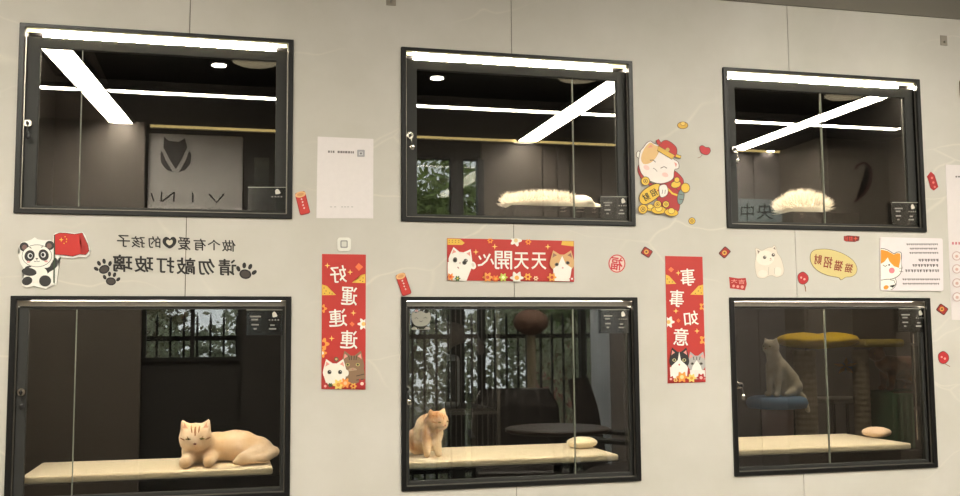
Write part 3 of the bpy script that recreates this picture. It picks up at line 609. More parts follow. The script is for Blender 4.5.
# --- speech bubble
a = Art('speech_bubble_sticker', 'yellow oval speech bubble sticker with mirrored characters', 'sticker', 833, 262)
bub = P((212, 194, 132), (810.4, 256), (813, 251), (820, 249.4), (830, 249.8), (842, 253.6), (852, 260), (856.4, 267.4), (855.4, 273.4), (851, 276.4), (845.6, 277), (841, 279.6), (838.4, 277.4), (827, 275), (817, 270), (811.4, 263), s=True)
a.backing('backing', grow(bub, .5, (128, 112, 84)), thick=.0015); a.print('bubble_print', [bub])
TC = (140, 52, 36)
for s, x0, y0, x1, y1 in (('猫', 844.6, 263.6, 852.6, 272.6), ('猫', 834, 260.4, 842.4, 271), ('招', 823.6, 256.6, 832, 268), ('财', 813.6, 254.6, 821.6, 264.6)):
    a.print('character', [T(TC, s, x0, y0, x1, y1, 8, bold=.045)])
# --- white notice card with orange cat
a = Art('notice_card', 'white notice card with orange-and-white cat above the last lower cabinet', 'notice', 910, 265)
a.backing('card', P((228, 218, 220), (879.4, 238.4), (880.6, 237.2), (940.4, 238.6), (941.6, 240), (942.4, 289.6), (941, 291.2), (881, 290.6), (879.6, 289)), thick=.006)
row = []
for y, x0, x1, big in ((244.4, 905.4, 937, 1), (248.7, 908.6, 937, 1), (253, 908.4, 937.4, 1), (260.2, 917.4, 938, 1.35), (265.5, 911.4, 938, 1.35), (270.8, 904, 938.4, 1.35), (279.4, 901.4, 939, 1), (283.8, 901.6, 939.4, 1)):
    x = x0; i = 0
    while x < x1-1.2:
        w = 2.3*big*(.8+.3*random.random()); w = min(w, x1-x); h = 2.3*big; i += 1
        row += [P(BK, (x, y-h/2+.4), (x+w*.8, y-h/2+.4), (x+w*.8, y-h/2+.4+h*.22), (x, y-h/2+.4+h*.22)), P(BK, (x+w*.1, y), (x+w*.8, y), (x+w*.8, y+h*.22), (x+w*.1, y+h*.22)), P(BK, (x+w*(.2+.3*(i % 2)), y-h/2+.4), (x+w*(.42+.3*(i % 2)), y-h/2+.4), (x+w*(.42+.3*(i % 2)), y+h/2), (x+w*(.2+.3*(i % 2)), y+h/2))]
        x += w*1.02
a.print('lettering', row, flat_=True)['kind'] = 'stuff'
OR = (222, 146, 40)
C_ = lambda sh: clip(sh, 879.7, 941, 238.8, 290)
a.print('cat_body', C_(flat(O(P(WH, (878, 276), (892, 277), (895, 284), (891, 289), (886, 290.4), (878, 290.4), s=True), .5, BK), LN(BK, .6, (889, 280), (892.8, 280.4), (894.6, 284.6), (891.6, 287.6), (888.6, 286)), E(OR, 885, 287.4, 2.6, 2, -20))))
hd = P(WH, (876, 251), (880, 249), (886, 250.2), (892.6, 254), (896, 252.6), (899.6, 253), (900, 258), (899.4, 262), (900.4, 268), (898.6, 274), (893, 278), (886, 279), (876, 277.4), s=True)
a.print('cat_head', C_(flat(O(hd, .6, BK), P(OR, (876, 251.4), (880, 249.8), (886, 251), (892.6, 254.6), (896, 253.2), (899, 253.6), (899.4, 258), (898.8, 262), (897.6, 268), (893, 266.4), (888.6, 262), (886.6, 257.6), (883, 262), (876, 264)),
    E(BK, 888, 265, .9), LN(BK, .6, (881.6, 265), (884, 266.6), (886, 265.4)), E((222, 130, 140), 890.6, 270.6, 2.9), LN(BK, .4, (898, 268.6), (901.6, 268)), LN(BK, .4, (898, 271.2), (902, 272)))))
# --- right edge sheet and bits
a = Art('paper_sheet', 'tall white sheet with faint round drawings past the last cabinets', 'notice', 955, 240)
a.backing('paper', P((220, 212, 211), (945.4, 164.6), (990, 166.4), (994, 322), (951.4, 319.6)), thick=.0015)
a.print('lettering', flat([P((200, 120, 130), (951.6+k*3.2, 242), (953.6+k*3.2, 242), (953.6+k*3.2, 244.6), (951.6+k*3.2, 244.6)) for k in range(11)], [P(tx, (955+k*2.6, 176), (956.8+k*2.6, 176), (956.8+k*2.6, 177.6), (955+k*2.6, 177.6)) for k in range(10)]))
a.print('round_drawing', flat([[E((190, 160, 156), 956+q*13, y, 4.6, 4.6), E((224, 214, 212), 956+q*13, y, 3.8, 3.8), E((206, 170, 160), 956+q*13, y+.4, 1.6)] for y in (256, 269, 283, 297) for q in (0, 1, 2)]))
def firecracker():
    a = Art('scroll_sticker', 'red firecracker sticker beside the last upper cabinet', 'sticker', 932, 182, thick=.002)
    a.backing('backing', P((172, 42, 44), (926.8, 176.6), (930.6, 171.8), (934.2, 175), (934.6, 179.6), (938, 187), (933.6, 190.6), (930.4, 188), (929, 182)), thick=.002)
    a.print('lettering', [E((222, 120, 110), 931.6, 178, 1.2), E((222, 120, 110), 933, 182.6, 1.2), E((222, 120, 110), 934.4, 187, 1.1)])
firecracker()
for (px, py, w), lb in (((391, 0, 5), 'small grey wall clip above the middle upper cabinet'), ((943.4, 40.6, 4.6), 'small grey wall clip above the last upper cabinet')):
    p = at(px, py); t = empty('wall_clip', p, lb, 'clip', 'small grey clips on the wall')
    link('plate', bevelled(nb(p.x-w/300, p.x+w/300, -.004, -.0003, p.z-.02, p.z+.02), .001, 1), mat('grey_clip', (150, 142, 130), .5), t)
    bm = bmesh.new(); tube(bm, (p.x, -.012, p.z-.006), (p.x, -.0035, p.z-.006), .004); link('pin', bm, M_ALU, t)
p = at(960, 88); t = empty('brown_ornament', p, 'dark brown hanging ornament at the wall edge above the tall sheet', 'ornament')
bm = bmesh.new(); box(bm, p.x-.006, p.x+.06, -.03, -.0005, p.z-.035, p.z+.03); link('block', bevelled(bm, .008, 3), mat('brown_wood', (96, 66, 46), .5, 0, .3, 20), t)
bm = bmesh.new(); tube(bm, (p.x+.02, -.012, p.z+.03), (p.x+.02, -.012, p.z+.09), .003); link('cord', bm, M_BLACKPL, t)

# ------------------------------------------------------------------ display cabinets
GY = .028
names = ['first', 'middle', 'last']
splits = {(0, 1): .17, (1, 1): .775, (2, 1): .50, (0, 0): .18, (1, 0): .745, (2, 0): .48}
for ci, (x0, x1) in enumerate(XC):
    for ui, (z0, z1) in ((1, ZU), (0, ZL)):
        upx = ui == 1
        lb = {(0, 1): 'upper glass-front cat cabinet nearest the panda, key in its lock, no cushion inside', (1, 1): 'middle upper glass-front cat cabinet with a long fluffy cushion', (2, 1): 'upper glass-front cat cabinet with a round fluffy cushion',
              (0, 0): 'lower glass-front cat cabinet where a golden cat lies', (1, 0): 'lower glass-front cat cabinet with a ginger cat peering out', (2, 0): 'lower glass-front cat cabinet showing the yellow cat tree behind'}[ci, ui]
        t = empty('cat_cabinet', ((x0+x1)/2, 0, z0), lb, 'cabinet', 'glass-front cabinets in the stone wall')
        x0_, x1_ = x0+.0006, x1-.0006; za, zc = z0+.0006, z1-.0006
        bm = bmesh.new(); ring(bm, x0_, x1_, za, zc, .017, .017, .0125, .015, -.009, .05); link('frame', bevelled(bm, .0015, 1), M_FRAME, t)
        ix0, ix1, iz0, iz1 = x0_+.017, x1_-.017, za+.015, zc-.0125
        # light / channel along the top
        if upx: link('light_strip', nb(ix0+.004, ix1-.004, .006, .010, iz1-.0115, iz1-.0015), M_LED, t)
        else: link('channel', nb(ix0+.002, ix1-.002, .010, .026, iz1-.018, iz1-.002), M_ALU, t)
        bm = bmesh.new(); ring(bm, ix0, ix1, iz0, iz1, .003, .003, .0009, .003, .002, .0058); link('bright_edge', bm, M_ALU, t)
        dz1 = iz1-.022; fl_, fr_, ft_ = (.040, .036, .034) if upx else ((.030, .012, .006) if ci == 0 else (.012, .012, .006))
        bm = bmesh.new(); ring(bm, ix0+.001, ix1-.001, iz0+.001, dz1, fl_, fr_, ft_, .012, .018, .040); df = link('door_frame', bevelled(bm, .001, 1), M_DFRAME, t)
        gx0, gx1, gz0, gz1 = ix0+.001+fl_, ix1-.001-fr_, iz0+.013, dz1-ft_
        sx = gx0+(gx1-gx0)*splits[ci, ui]
        link('pane', nb(gx0, sx-.0008, GY-.002, GY+.003, gz0, gz1), GLASS, t); link('pane', nb(sx+.0008, gx1, GY-.002, GY+.003, gz0, gz1), GLASS, t)
        link('pane_edge', nb(sx-.0014, sx+.0014, GY-.004, GY+.005, gz0, gz1), mat('pale_glass_edge', (120, 124, 112), .4), t)
        # body
        D = .62
        bm = bmesh.new(); e0, e1 = x0_+.002, x1_-.002
        DS = D if upx else .10
        box(bm, e0, e0+.012, .0505, DS, za, zc); box(bm, e1-.012, e1, .0505, DS, za, zc)
        box(bm, e0+.012, e1-.012, .0505, D, zc-.012, zc)
        if upx: box(bm, e0+.012, e1-.012, .0505, D, za, za+.012); box(bm, e0+.012, e1-.012, D-.012, D, za+.012, zc-.012)
        link('shell', bm, M_INT, t)
        if not upx: link('shelf_board', nb(e0+.012, e1-.012, .0505, D, za, za+.06), M_INT, t)
        # unseen lamp added behind the top profile to brighten cushions and mats
        link('hidden_fill_light', nb(gx0, gx1, .055, .085, zc-.025, zc-.013), mat('hidden_fill_upper' if upx else 'hidden_fill_lower', (255, 240, 214), .5, emit=(170 if upx else 56)), t)
        # lock
        lx, lz = {(0, 1): (28.5, 124), (1, 1): (409.5, 136), (2, 1): (733, 150), (0, 0): (22, 392), (1, 0): (406.5, 389), (2, 0): (738.5, 385)}[ci, ui]
        p = at(lx, lz, .018); bm = bmesh.new(); tube(bm, (p.x, .004, p.z), (p.x, .018, p.z), .0115, .0125, 20); lk = link('lock', bm, M_CHROME, t)
        bm = bmesh.new(); tube(bm, (p.x, .000, p.z), (p.x, .0045, p.z), .005, .005, 12); box(bm, p.x-.0012, p.x+.0012, -.012, .0, p.z-.006, p.z+.004); link('keyway', bm, M_BLACKPL, lk)
        bm = bmesh.new(); tube(bm, (p.x, -.008, p.z-.004), (p.x+.004, -.008, p.z-.03), .0015, seg=6); sphere(bm, (p.x+.005, -.008, p.z-.042), .011, (.8, .3, 1)); link('key', bm, M_BLACKPL if ci == 0 else M_CHROME, lk)
        # label film in a corner
        c = {(0, 1): (248, 187, 286, 211), (1, 1): (600.6, 196.4, 629.6, 219.2), (2, 1): (892, 202.2, 918.6, 225.4), (0, 0): (246.4, 309.6, 282.6, 335.2), (1, 0): (601, 309.4, 629.4, 333.4), (2, 0): (898.6, 308.4, 926.6, 332)}[ci, ui]
        yy = .0160
        A, B = at(c[0], c[3], yy), at(c[2], c[1], yy)
        lbp = link('label_film', nb(A.x, B.x, .0140, .0160, A.z, B.z), PLATE, t)
        ar = Art.__new__(Art); ar.y = .0139; ar.t = 0; ar.layer = 0; ar.root = t
        w, h = c[2]-c[0], c[3]-c[1]; G = (205, 200, 190); mk = [P((160, 160, 150), (c[0], c[1]), (c[2], c[1]), (c[2], c[1]+.6), (c[0], c[1]+.6))]
        mk += [P(G, (c[0]+w*.72, c[1]+h*.24), (c[0]+w*.72, c[1]+h*.14), (c[0]+w*.77, c[1]+h*.08), (c[0]+w*.82, c[1]+h*.14), (c[0]+w*.85, c[1]+h*.26), (c[0]+w*.74, c[1]+h*.30), s=True)]
        g2 = (136, 134, 128)
        for q in range(4): mk.append(P(g2, (c[0]+w*(.62+.08*q), c[1]+h*.38), (c[0]+w*(.66+.08*q), c[1]+h*.38), (c[0]+w*(.66+.08*q), c[1]+h*.43), (c[0]+w*(.62+.08*q), c[1]+h*.43)))
        for q, (u, v, ww) in enumerate(((.1, .24, .3), (.14, .36, .18), (.14, .56, .2), (.2, .72, .08), (.66, .58, .12), (.62, .72, .2))):
            if not (ci == 0 and upx): mk.append(P(g2, (c[0]+w*u, c[1]+h*v), (c[0]+w*(u+ww), c[1]+h*v), (c[0]+w*(u+ww), c[1]+h*(v+.06)), (c[0]+w*u, c[1]+h*(v+.06))))
        ar.print('print_marks', mk, parent=lbp, flat_=True)
        if ci == 2:      # steel rod with clamps at the hinge side
            a0, a1 = ((904.8, 99), (906.4, 203)) if upx else ((913.6, 334), (918, 440))
            p0, p1 = at(*a0, .05), at(*a1, .05); bm = bmesh.new(); tube(bm, p0, p1, .0035, seg=10); rd = link('hinge_rod', bm, M_CHROME, t)
            for k in ((.12, .72) if upx else (.1, .7)):
                q = p0.lerp(p1, k); bm = bmesh.new(); tube(bm, (q.x-.009, q.y, q.z), (q.x+.009, q.y, q.z), .007, seg=10); link('clamp', bm, M_CHROME, rd)
        if upx and ci > 0:  # clear raised tray that carries the cushion
            zt = at(780, 216.5, .3).z if ci == 2 else at(560, 210.5, .26).z
            bx = (at(770, 216, .3).x, at(835, 216, .3).x) if ci == 2 else (at(503, 209, .26).x, at(600, 209, .26).x)
            bm = bmesh.new(); box(bm, bx[0], bx[1], .14, .46, zt-.006, zt); 
            for sx_ in (bx[0], bx[1]-.006): box(bm, sx_, sx_+.006, .14, .46, za+.0125, zt-.006)
            link('clear_tray', bm, ACRYL, t)

# glass decal: cat face on the middle lower pane
a = Art('cat_decal', 'grey-white smiling cat face decal on the glass of the middle lower cabinet', 'sticker', 421, 320, y=.0258, thick=.0005)
gw = (150, 148, 138)
a.print('face', flat(O(P(gw, (411.4, 318), (412.6, 312), (416, 313), (421, 311), (426, 313.4), (429.6, 312.4), (430.6, 319), (427.6, 324.4), (421, 326.4), (414.4, 324.6), s=True), .4, (70, 68, 64)), LN((60, 58, 54), .5, (414.6, 318.6), (416.4, 317.6), (418, 318.8)), LN((60, 58, 54), .5, (423.6, 318.4), (425.4, 317.2), (427, 318.4)), LN((60, 58, 54), .5, (419.4, 321), (421, 321.8), (422.6, 320.8)), P((150, 110, 100), (414, 311.4), (417, 308.6), (418.6, 312))))
a.print('paws', flat(O(E(gw, 414, 328.4, 2.6, 1.3, -10), .3, (70, 68, 64)), O(E(gw, 427.6, 328.2, 2.6, 1.3, 10), .3, (70, 68, 64)), LN(gw, .5, (414, 329.4), (427, 329.4))))

# ------------------------------------------------------------------ fluffy cushions
M_FUR = mat('ivory_long_fur', (250, 240, 224), .9, 0, .03, 50, 0, .3)
def fur(name, base, parent, length, n, thin=.0016, m=M_FUR, up_=.3, zmin=None):
    bm = bmesh.new(); vs = base.vertices; k = len(vs); rnd = random.Random(3)
    for _ in range(n):
        v = vs[rnd.randrange(k)]; nn = v.normal.copy()
        if zmin is not None and nn.z < zmin: continue
        d = (nn+Vector((rnd.uniform(-.5, .5), rnd.uniform(-.5, .5), rnd.uniform(-.2, .5)+up_))).normalized(); L_ = length*rnd.uniform(.5, 1.1)
        sd = d.cross(Vector((rnd.random()-.5, rnd.random()-.5, rnd.random()-.5))).normalized()*thin; s2 = d.cross(sd).normalized()*thin
        p = v.co+nn*-.001; tip = p+d*L_
        b = [bm.verts.new(p+sd), bm.verts.new(p-sd*.5+s2*.9), bm.verts.new(p-sd*.5-s2*.9)]; tt = bm.verts.new(tip)
        for i in range(3): bm.faces.new((b[i], b[(i+1) % 3], tt))
    return bm
def cushion(name, label, items, length, n, group=None):
    me = blob(items, .007, 4); c = sum((v.co for v in me.vertices), Vector())/len(me.vertices); c.z = min(v.co.z for v in me.vertices)
    t = empty(name, c, label, 'cushion', group); wm = me.copy()
    bm = fur('fur', wm, None, length, n, zmin=-.3)
    link('pad', me, M_FUR, t, smooth=True); f = link('fur', bm, M_FUR, t); f['kind'] = 'stuff'
zt = at(560, 210.5, .26).z
pL, pR = at(503, 206, .26), at(600, 206, .26)
it = [((pL.x+.022, .27, zt+.022), .020, (1, 1.6, 1))]
n_ = 9
for k in range(n_):
    u = k/(n_-1); it.append(((pL.x+.05+(pR.x-pL.x-.19)*u, .28, zt+.022+.008*math.sin(u*3)), .030, (1.2, 2.8, .62+.25*u)))
cushion('fur_cushion', 'long shaggy ivory cushion on the clear tray in the middle upper cabinet', it, .034, 4200)
bx = at(581, 206, .26).x
me = blob([((bx, .27, zt+.03), .042, (1.25, 1.6, .80)), ((bx+.06, .28, zt+.016), .024, (1.3, 2, .75)), ((bx-.04, .28, zt+.02), .03, (1, 1.8, .7))], .006, 8)
o = link('smooth_cushion', me, M_FUR, None, (bx, .27, zt), smooth=True); props(o, 'smooth rounded ivory cushion at one end of the long shaggy cushion', 'cushion')
zt = at(780, 216.5, .3).z; pc = at(801.6, 210, .3)
cushion('fur_cushion', 'domed shaggy ivory cushion in the last upper cabinet', [((pc.x, .3, zt+.030), .05, (1.95, 2.2, .62)), ((pc.x, .3, zt+.045), .045, (1.4, 1.8, .75))], .045, 4200)
# acrylic water dispensers / boxes on the floor of the upper cabinets (reflective)
for (px0, px1, py0, py1, yd), lb in (((254, 269, 158, 186, .2), 'narrow clear acrylic box standing in the first upper cabinet'), ((603, 628, 180, 200, .3), 'pale acrylic box behind the label in the middle upper cabinet')):
    A, B = at(px0, py1, yd), at(px1, py0, yd); z00 = ZU[0]+.0126
    bm = bmesh.new(); box(bm, A.x, B.x, yd, yd+.004, z00, B.z); box(bm, A.x, A.x+.004, yd+.004, yd+.08, z00, B.z); box(bm, B.x-.004, B.x, yd+.004, yd+.08, z00, B.z); box(bm, A.x+.004, B.x-.004, yd+.076, yd+.08, z00, B.z)
    t = empty('acrylic_box', ((A.x+B.x)/2, yd, z00), lb, 'box'); link('walls', bm, glass('frosted_acrylic', .12, (.75, .8, .8), .1), t)
    link('bottom_plate', nb(A.x+.0045, B.x-.0045, yd+.0045, yd+.0755, z00, z00+.03), mat('pale_litter', (150, 150, 145), .9, 0, .4, 90), t)

# ------------------------------------------------------------------ cats
def cat_eye_nose(t, head, r, fwd, side, upv, eye_rgb, nose_rgb, squint=1.0):
    for s in (-1, 1):
        p = head+fwd*r*.86+side*s*r*.40+upv*r*.06
        bm = bmesh.new(); rotm = Matrix((side, fwd, upv)).transposed().to_4x4()
        sphere(bm, p, r*.17, (1.15, .5, .75*squint), rotm); e = link('eye', bm, mat('eye_%d' % eye_rgb[0], eye_rgb, .15), t, smooth=True)
        bm = bmesh.new(); sphere(bm, p+fwd*r*.075, r*.075, (.7, .4, 1.2*squint), rotm); link('pupil', bm, mat('pupil', (12, 10, 10), .1), e, smooth=True)
    bm = bmesh.new(); rotm = Matrix((side, fwd, upv)).transposed().to_4x4(); sphere(bm, head+fwd*r*1.13-upv*r*.20, r*.085, (1.3, .7, .8), rotm); link('nose', bm, mat('nose_%d' % nose_rgb[0], nose_rgb, .4), t, smooth=True)
def cat_head(head, r, fwd, side, upv):
    it = [(head, r, (1.08, 1, .93)), (head+side*r*.45-upv*r*.25+fwd*r*.2, r*.55, (1, 1, 1)), (head-side*r*.45-upv*r*.25+fwd*r*.2, r*.55, (1, 1, 1)),
          (head+fwd*r*.72-upv*r*.30+side*r*.17, r*.32, (1, 1, .85)), (head+fwd*r*.72-upv*r*.30-side*r*.17, r*.32, (1, 1, .85)), (head+fwd*r*.85-upv*r*.08, r*.24, (1, 1, 1))]
    for s in (-1, 1):
        b = head+side*s*r*.62+upv*r*.60; it.append((b, r*.34, b+side*s*r*.22+upv*r*.52, r*.07)); it.append((b-side*s*r*.22, r*.26, b+side*s*r*.18+upv*r*.50, r*.06))
    return it
def fur_mat(name, base, dark, light_z=None, sc=14, stripe=.5):
    m = bpy.data.materials.new(name); m.use_nodes = True; nt = m.node_tree; N = nt.nodes; L = nt.links; b = N['Principled BSDF']
    tc = N.new('ShaderNodeTexCoord'); nz = N.new('ShaderNodeTexNoise'); nz.inputs['Scale'].default_value = sc; nz.inputs['Detail'].default_value = 6
    L.new(tc.outputs['Object'], nz.inputs['Vector']); cr = N.new('ShaderNodeValToRGB'); e = cr.color_ramp.elements
    e[0].position = stripe-.12; e[0].color = (*lin(dark), 1); e[1].position = stripe+.12; e[1].color = (*lin(base), 1); L.new(nz.outputs['Fac'], cr.inputs[0])
    L.new(cr.outputs[0], b.inputs['Base Color']); b.inputs['Roughness'].default_value = .9; b.inputs['Sheen Weight'].default_value = .3
    n2 = N.new('ShaderNodeTexNoise'); n2.inputs['Scale'].default_value = 260; L.new(tc.outputs['Object'], n2.inputs['Vector'])
    bp = N.new('ShaderNodeBump'); bp.inputs['Strength'].default_value = .5; bp.inputs['Distance'].default_value = .002; L.new(n2.outputs['Fac'], bp.inputs['Height']); L.new(bp.outputs[0], b.inputs['Normal'])
    return m
V = Vector
# golden cat lying in the first lower cabinet
SH = ZL[0]+.0606+.012
for ci, lb in ((0, 'cream fleece mat the golden cat lies on'), (1, 'cream fleece mat in the middle lower cabinet'), (2, 'cream fleece mat in the last lower cabinet')):
    x0, x1 = XC[ci]; bm = nb(x0+.03, x1-.05, .075, .50 if ci else .46, SH-.0115, SH+.012)
    o = link('fleece_mat', bevelled(bm, .008, 3), M_CREAM, None, ((x0+x1)/2, .27, SH-.011)); props(o, lb, 'mat', 'cream mats on the cabinet shelves')
SH += .012
h = at(195.5, 437, .19); r = .052
fwd = V((h.x*-.0, -1, -.12)).normalized(); side = V((1, 0, 0)); upv = side.cross(fwd).normalized()*-1
upv = V((0, -.12, 1)).normalized()
it = cat_head(h, r, fwd, side, upv)
it += [(h+V((.02, .06, -.03)), .050, (1, 1, 1)), ((h.x+.01, .25, SH+.046), .054, (1.1, 1, .9)), ((h.x+.07, .28, SH+.052), .058, (1.5, 1, .9)), ((h.x+.13, .28, SH+.054), .060, (1.5, 1.05, .92)), ((h.x+.19, .27, SH+.044), .052, (1.3, 1.1, .86)),
       ((h.x-.02, .22, SH+.026), .026, (h.x-.03, .11, SH+.02)[:3], .02), ((h.x+.05, .22, SH+.026), .026, (h.x+.045, .11, SH+.02), .02), ((h.x+.21, .23, SH+.03), .035, (h.x+.15, .14, SH+.022), .022), ((h.x+.26, .27, SH+.03), .02, (h.x+.22, .16, SH+.018), .015), ((h.x+.22, .16, SH+.018), .015, (h.x+.13, .125, SH+.016), .012)]
t = empty('cat', (h.x+.08, .25, SH), 'golden cream cat lying with head up in the first lower cabinet', 'cat')
link('body', blob(it, .0058, 5), fur_mat('golden_fur', (228, 204, 178), (212, 178, 138)), t, smooth=True)
cat_eye_nose(t, h, r, fwd, side, upv, (120, 110, 60), (120, 60, 50), .45)
def head_marks(t, body, h, r, fwd, side, upv, rgb):
    m = mat('fur_stripe_%d' % rgb[0], rgb, .95)
    dg = bpy.context.evaluated_depsgraph_get(); dg.update()
    org = V(body.matrix_world.translation)
    from mathutils.bvhtree import BVHTree
    w_ = V((0, 0, 0)); q = body
    while q: w_ += q.location; q = q.parent
    bv = BVHTree.FromPolygons([v.co+w_ for v in body.data.vertices], [tuple(p.vertices) for p in body.data.polygons])
    for u0, v0, u1, v1, w in ((0, .25, 0, .85, .07), (-.2, .42, -.26, .82, .05), (.2, .42, .26, .82, .05), (-.62, -.02, -.95, .06, .05), (.62, -.02, .95, .06, .05), (-.36, .02, -.5, .22, .04), (.36, .02, .5, .22, .04)):
        bm = bmesh.new(); L_, R_ = [], []
        d2 = V((u1-u0, v1-v0)).normalized()
        for k in range(7):
            tt = k/6; u, v = u0+(u1-u0)*tt, v0+(v1-v0)*tt; ww = w*math.sin(math.pi*(.12+.8*tt))
            for sg, lst in ((1, L_), (-1, R_)):
                o_ = h+side*r*(u-d2.y*ww*sg)+upv*r*(v+d2.x*ww*sg)+fwd*r*3
                hit = bv.ray_cast(o_, -fwd)[0]
                if hit is not None: lst.append(bm.verts.new(hit+fwd*.0006))
        n = min(len(L_), len(R_))
        for i in range(n-1): bm.faces.new((L_[i], R_[i], R_[i+1], L_[i+1]))
        link('fur_stripe', bm, m, t, smooth=True)
    for sg in (-1, 1):
        b = h+side*sg*r*.66+upv*r*.72+fwd*r*.5; bm = bmesh.new(); vs = []
        for u, v in ((-.16, -.12), (.14, -.14), (.14, .30)):
            hit = bv.ray_cast(h+side*sg*r*(.62+u)+upv*r*(.78+v)+fwd*r*3, -fwd)[0]
            if hit is not None: vs.append(bm.verts.new(hit+fwd*.0012))
        if len(vs) == 3: bm.faces.new(vs); link('inner_ear', bm, mat('inner_ear', (196, 148, 124), .9), t)
        else: bm.free()
head_marks(t, t.children[0], h, r, fwd, side, upv, (150, 110, 78))
# ginger and white cat, middle lower cabinet
h = at(437, 421, .2); r = .040
fwd = V((.45, -.85, -.1)).normalized(); side = V((.85, .45, 0)).normalized(); upv = V((0, 0, 1))
it = cat_head(h, r, fwd, side, upv)
b0 = V((at(430, 430, .22).x, .24, SH))
it += [(h+V((-.01, .03, -.03)), .036, b0+V((0, .01, .10)), .05), (b0+V((0, .01, .08)), .056, (1, 1, 1.1)), (b0+V((-.025, .04, .05)), .055, (1, 1, .95)), (b0+V((.015, -.04, .09)), .02, b0+V((.02, -.07, .014)), .014), (b0+V((-.02, -.04, .09)), .02, b0+V((-.02, -.07, .014)), .014),
       (b0+V((-.04, .08, .02)), .016, b0+V((.05, .10, .016)), .012)]
t = empty('cat', b0, 'ginger and white cat sitting in the middle lower cabinet', 'cat')
link('body', blob(it, .0055, 5), fur_mat('ginger_white_fur', (236, 208, 172), (176, 116, 64), sc=9, stripe=.44), t, smooth=True)
cat_eye_nose(t, h, r, fwd, side, upv, (140, 110, 50), (190, 110, 100), .6)
head_marks(t, t.children[0], h, r, fwd, side, upv, (176, 112, 60))
for ci, (px, lb) in ((1, (582, 'small round cream pillow on the mat of the middle lower cabinet')), (2, (877, 'small pinkish cream pillow on the mat of the last lower cabinet'))):
    p = at(px, 441, .3); me = blob([((p.x, .3, SH+.022), .045, (1.35, 1.3, .5))], .006, 3)
    o = link('pillow', me, M_CREAM if ci == 1 else mat('pinkish_cream_fleece', (232, 204, 178), .9, 0, .06, 60), None, (p.x, .3, SH), smooth=True); props(o, lb, 'cushion')

# ------------------------------------------------------------------ cat room behind the lower row
o = link('wall_cat_room', nb(-2.29, 5.3, 4.5, 4.6, 0, 3.1), M_DARKWALL); props(o, kind='structure')
o = link('ceiling_cat_room', nb(-2.29, 5.3, .051, 4.5, 2.75, 2.85), M_DARKCEIL); props(o, kind='structure')
o = link('wall_cat_room_panel', nb(at(812, 350, 4.4).x, at(925, 350, 4.4).x, 4.44, 4.499, .0, 1.95), mat('grey_partition', (120, 116, 114), .7)); o['kind'] = 'structure'
# cat tree
Y3 = 3.0
def X3(px, py=400): return at(px, py, Y3)
t = empty('cat_tree', (X3(830).x, Y3, 0), 'cat tree with yellow oval perch and brown lower perch beside it', 'cat tree')
p = X3(818, 340); me = blob([((p.x-.12, Y3, p.z), .09, (2.1, 2.2, .62)), ((p.x+.12, Y3, p.z), .09, (2.0, 2.2, .62)), ((p.x+.0, Y3, p.z-.01), .09, (2.4, 2.2, .6))], .012, 6)
yb = link('yellow_perch', me, mat('yellow_plush', (214, 178, 30), .95, 0, .1, 40, .4), t, smooth=True); yb['label'] = 'yellow plush perch'
p2 = X3(874, 342); bm = bmesh.new(); box(bm, p2.x-.18, p2.x+.14, Y3-.16, Y3+.16, p2.z-.035, p2.z+.02); q = link('side_perch', bevelled(bm, .03, 4), mat('mustard_plush', (140, 122, 40), .95), t)
M_SISAL = mat('sisal_rope', (122, 112, 94), .9, 0, .3, 120, .6)
for px, r_, nm in ((806, .075, 'thick_post'), (862, .055, 'post')):
    c = X3(px); bm = bmesh.new(); prof = [(r_+.004*(k % 2), k*.02) for k in range(int((p.z-.05)/.02))]; lathe(bm, c.x, Y3, prof, 18); link('scratching_post', bm, M_SISAL, t)
bm = nb(p.x-.16, p.x+.45, Y3-.28, Y3+.3, 0, .04); link('base_board', bevelled(bm, .01, 2), mat('grey_plush', (96, 92, 88), .95), t)
lf = X3(838, 366); bm = bmesh.new()
for k in range(5):
    a_ = math.radians(90+k*72); bm.faces.new([bm.verts.new((lf.x+x, Y3-.1+.004*k, lf.z+z)) for x, z in ((0, 0), (.05*math.cos(a_-.4), .03*math.sin(a_-.4)), (.10*math.cos(a_), .06*math.sin(a_)), (.05*math.cos(a_+.4), .03*math.sin(a_+.4)))])
bmesh.ops.solidify(bm, geom=bm.faces[:], thickness=.004); link('leaf_toy', bm, mat('orange_felt', (214, 140, 30), .9), t)
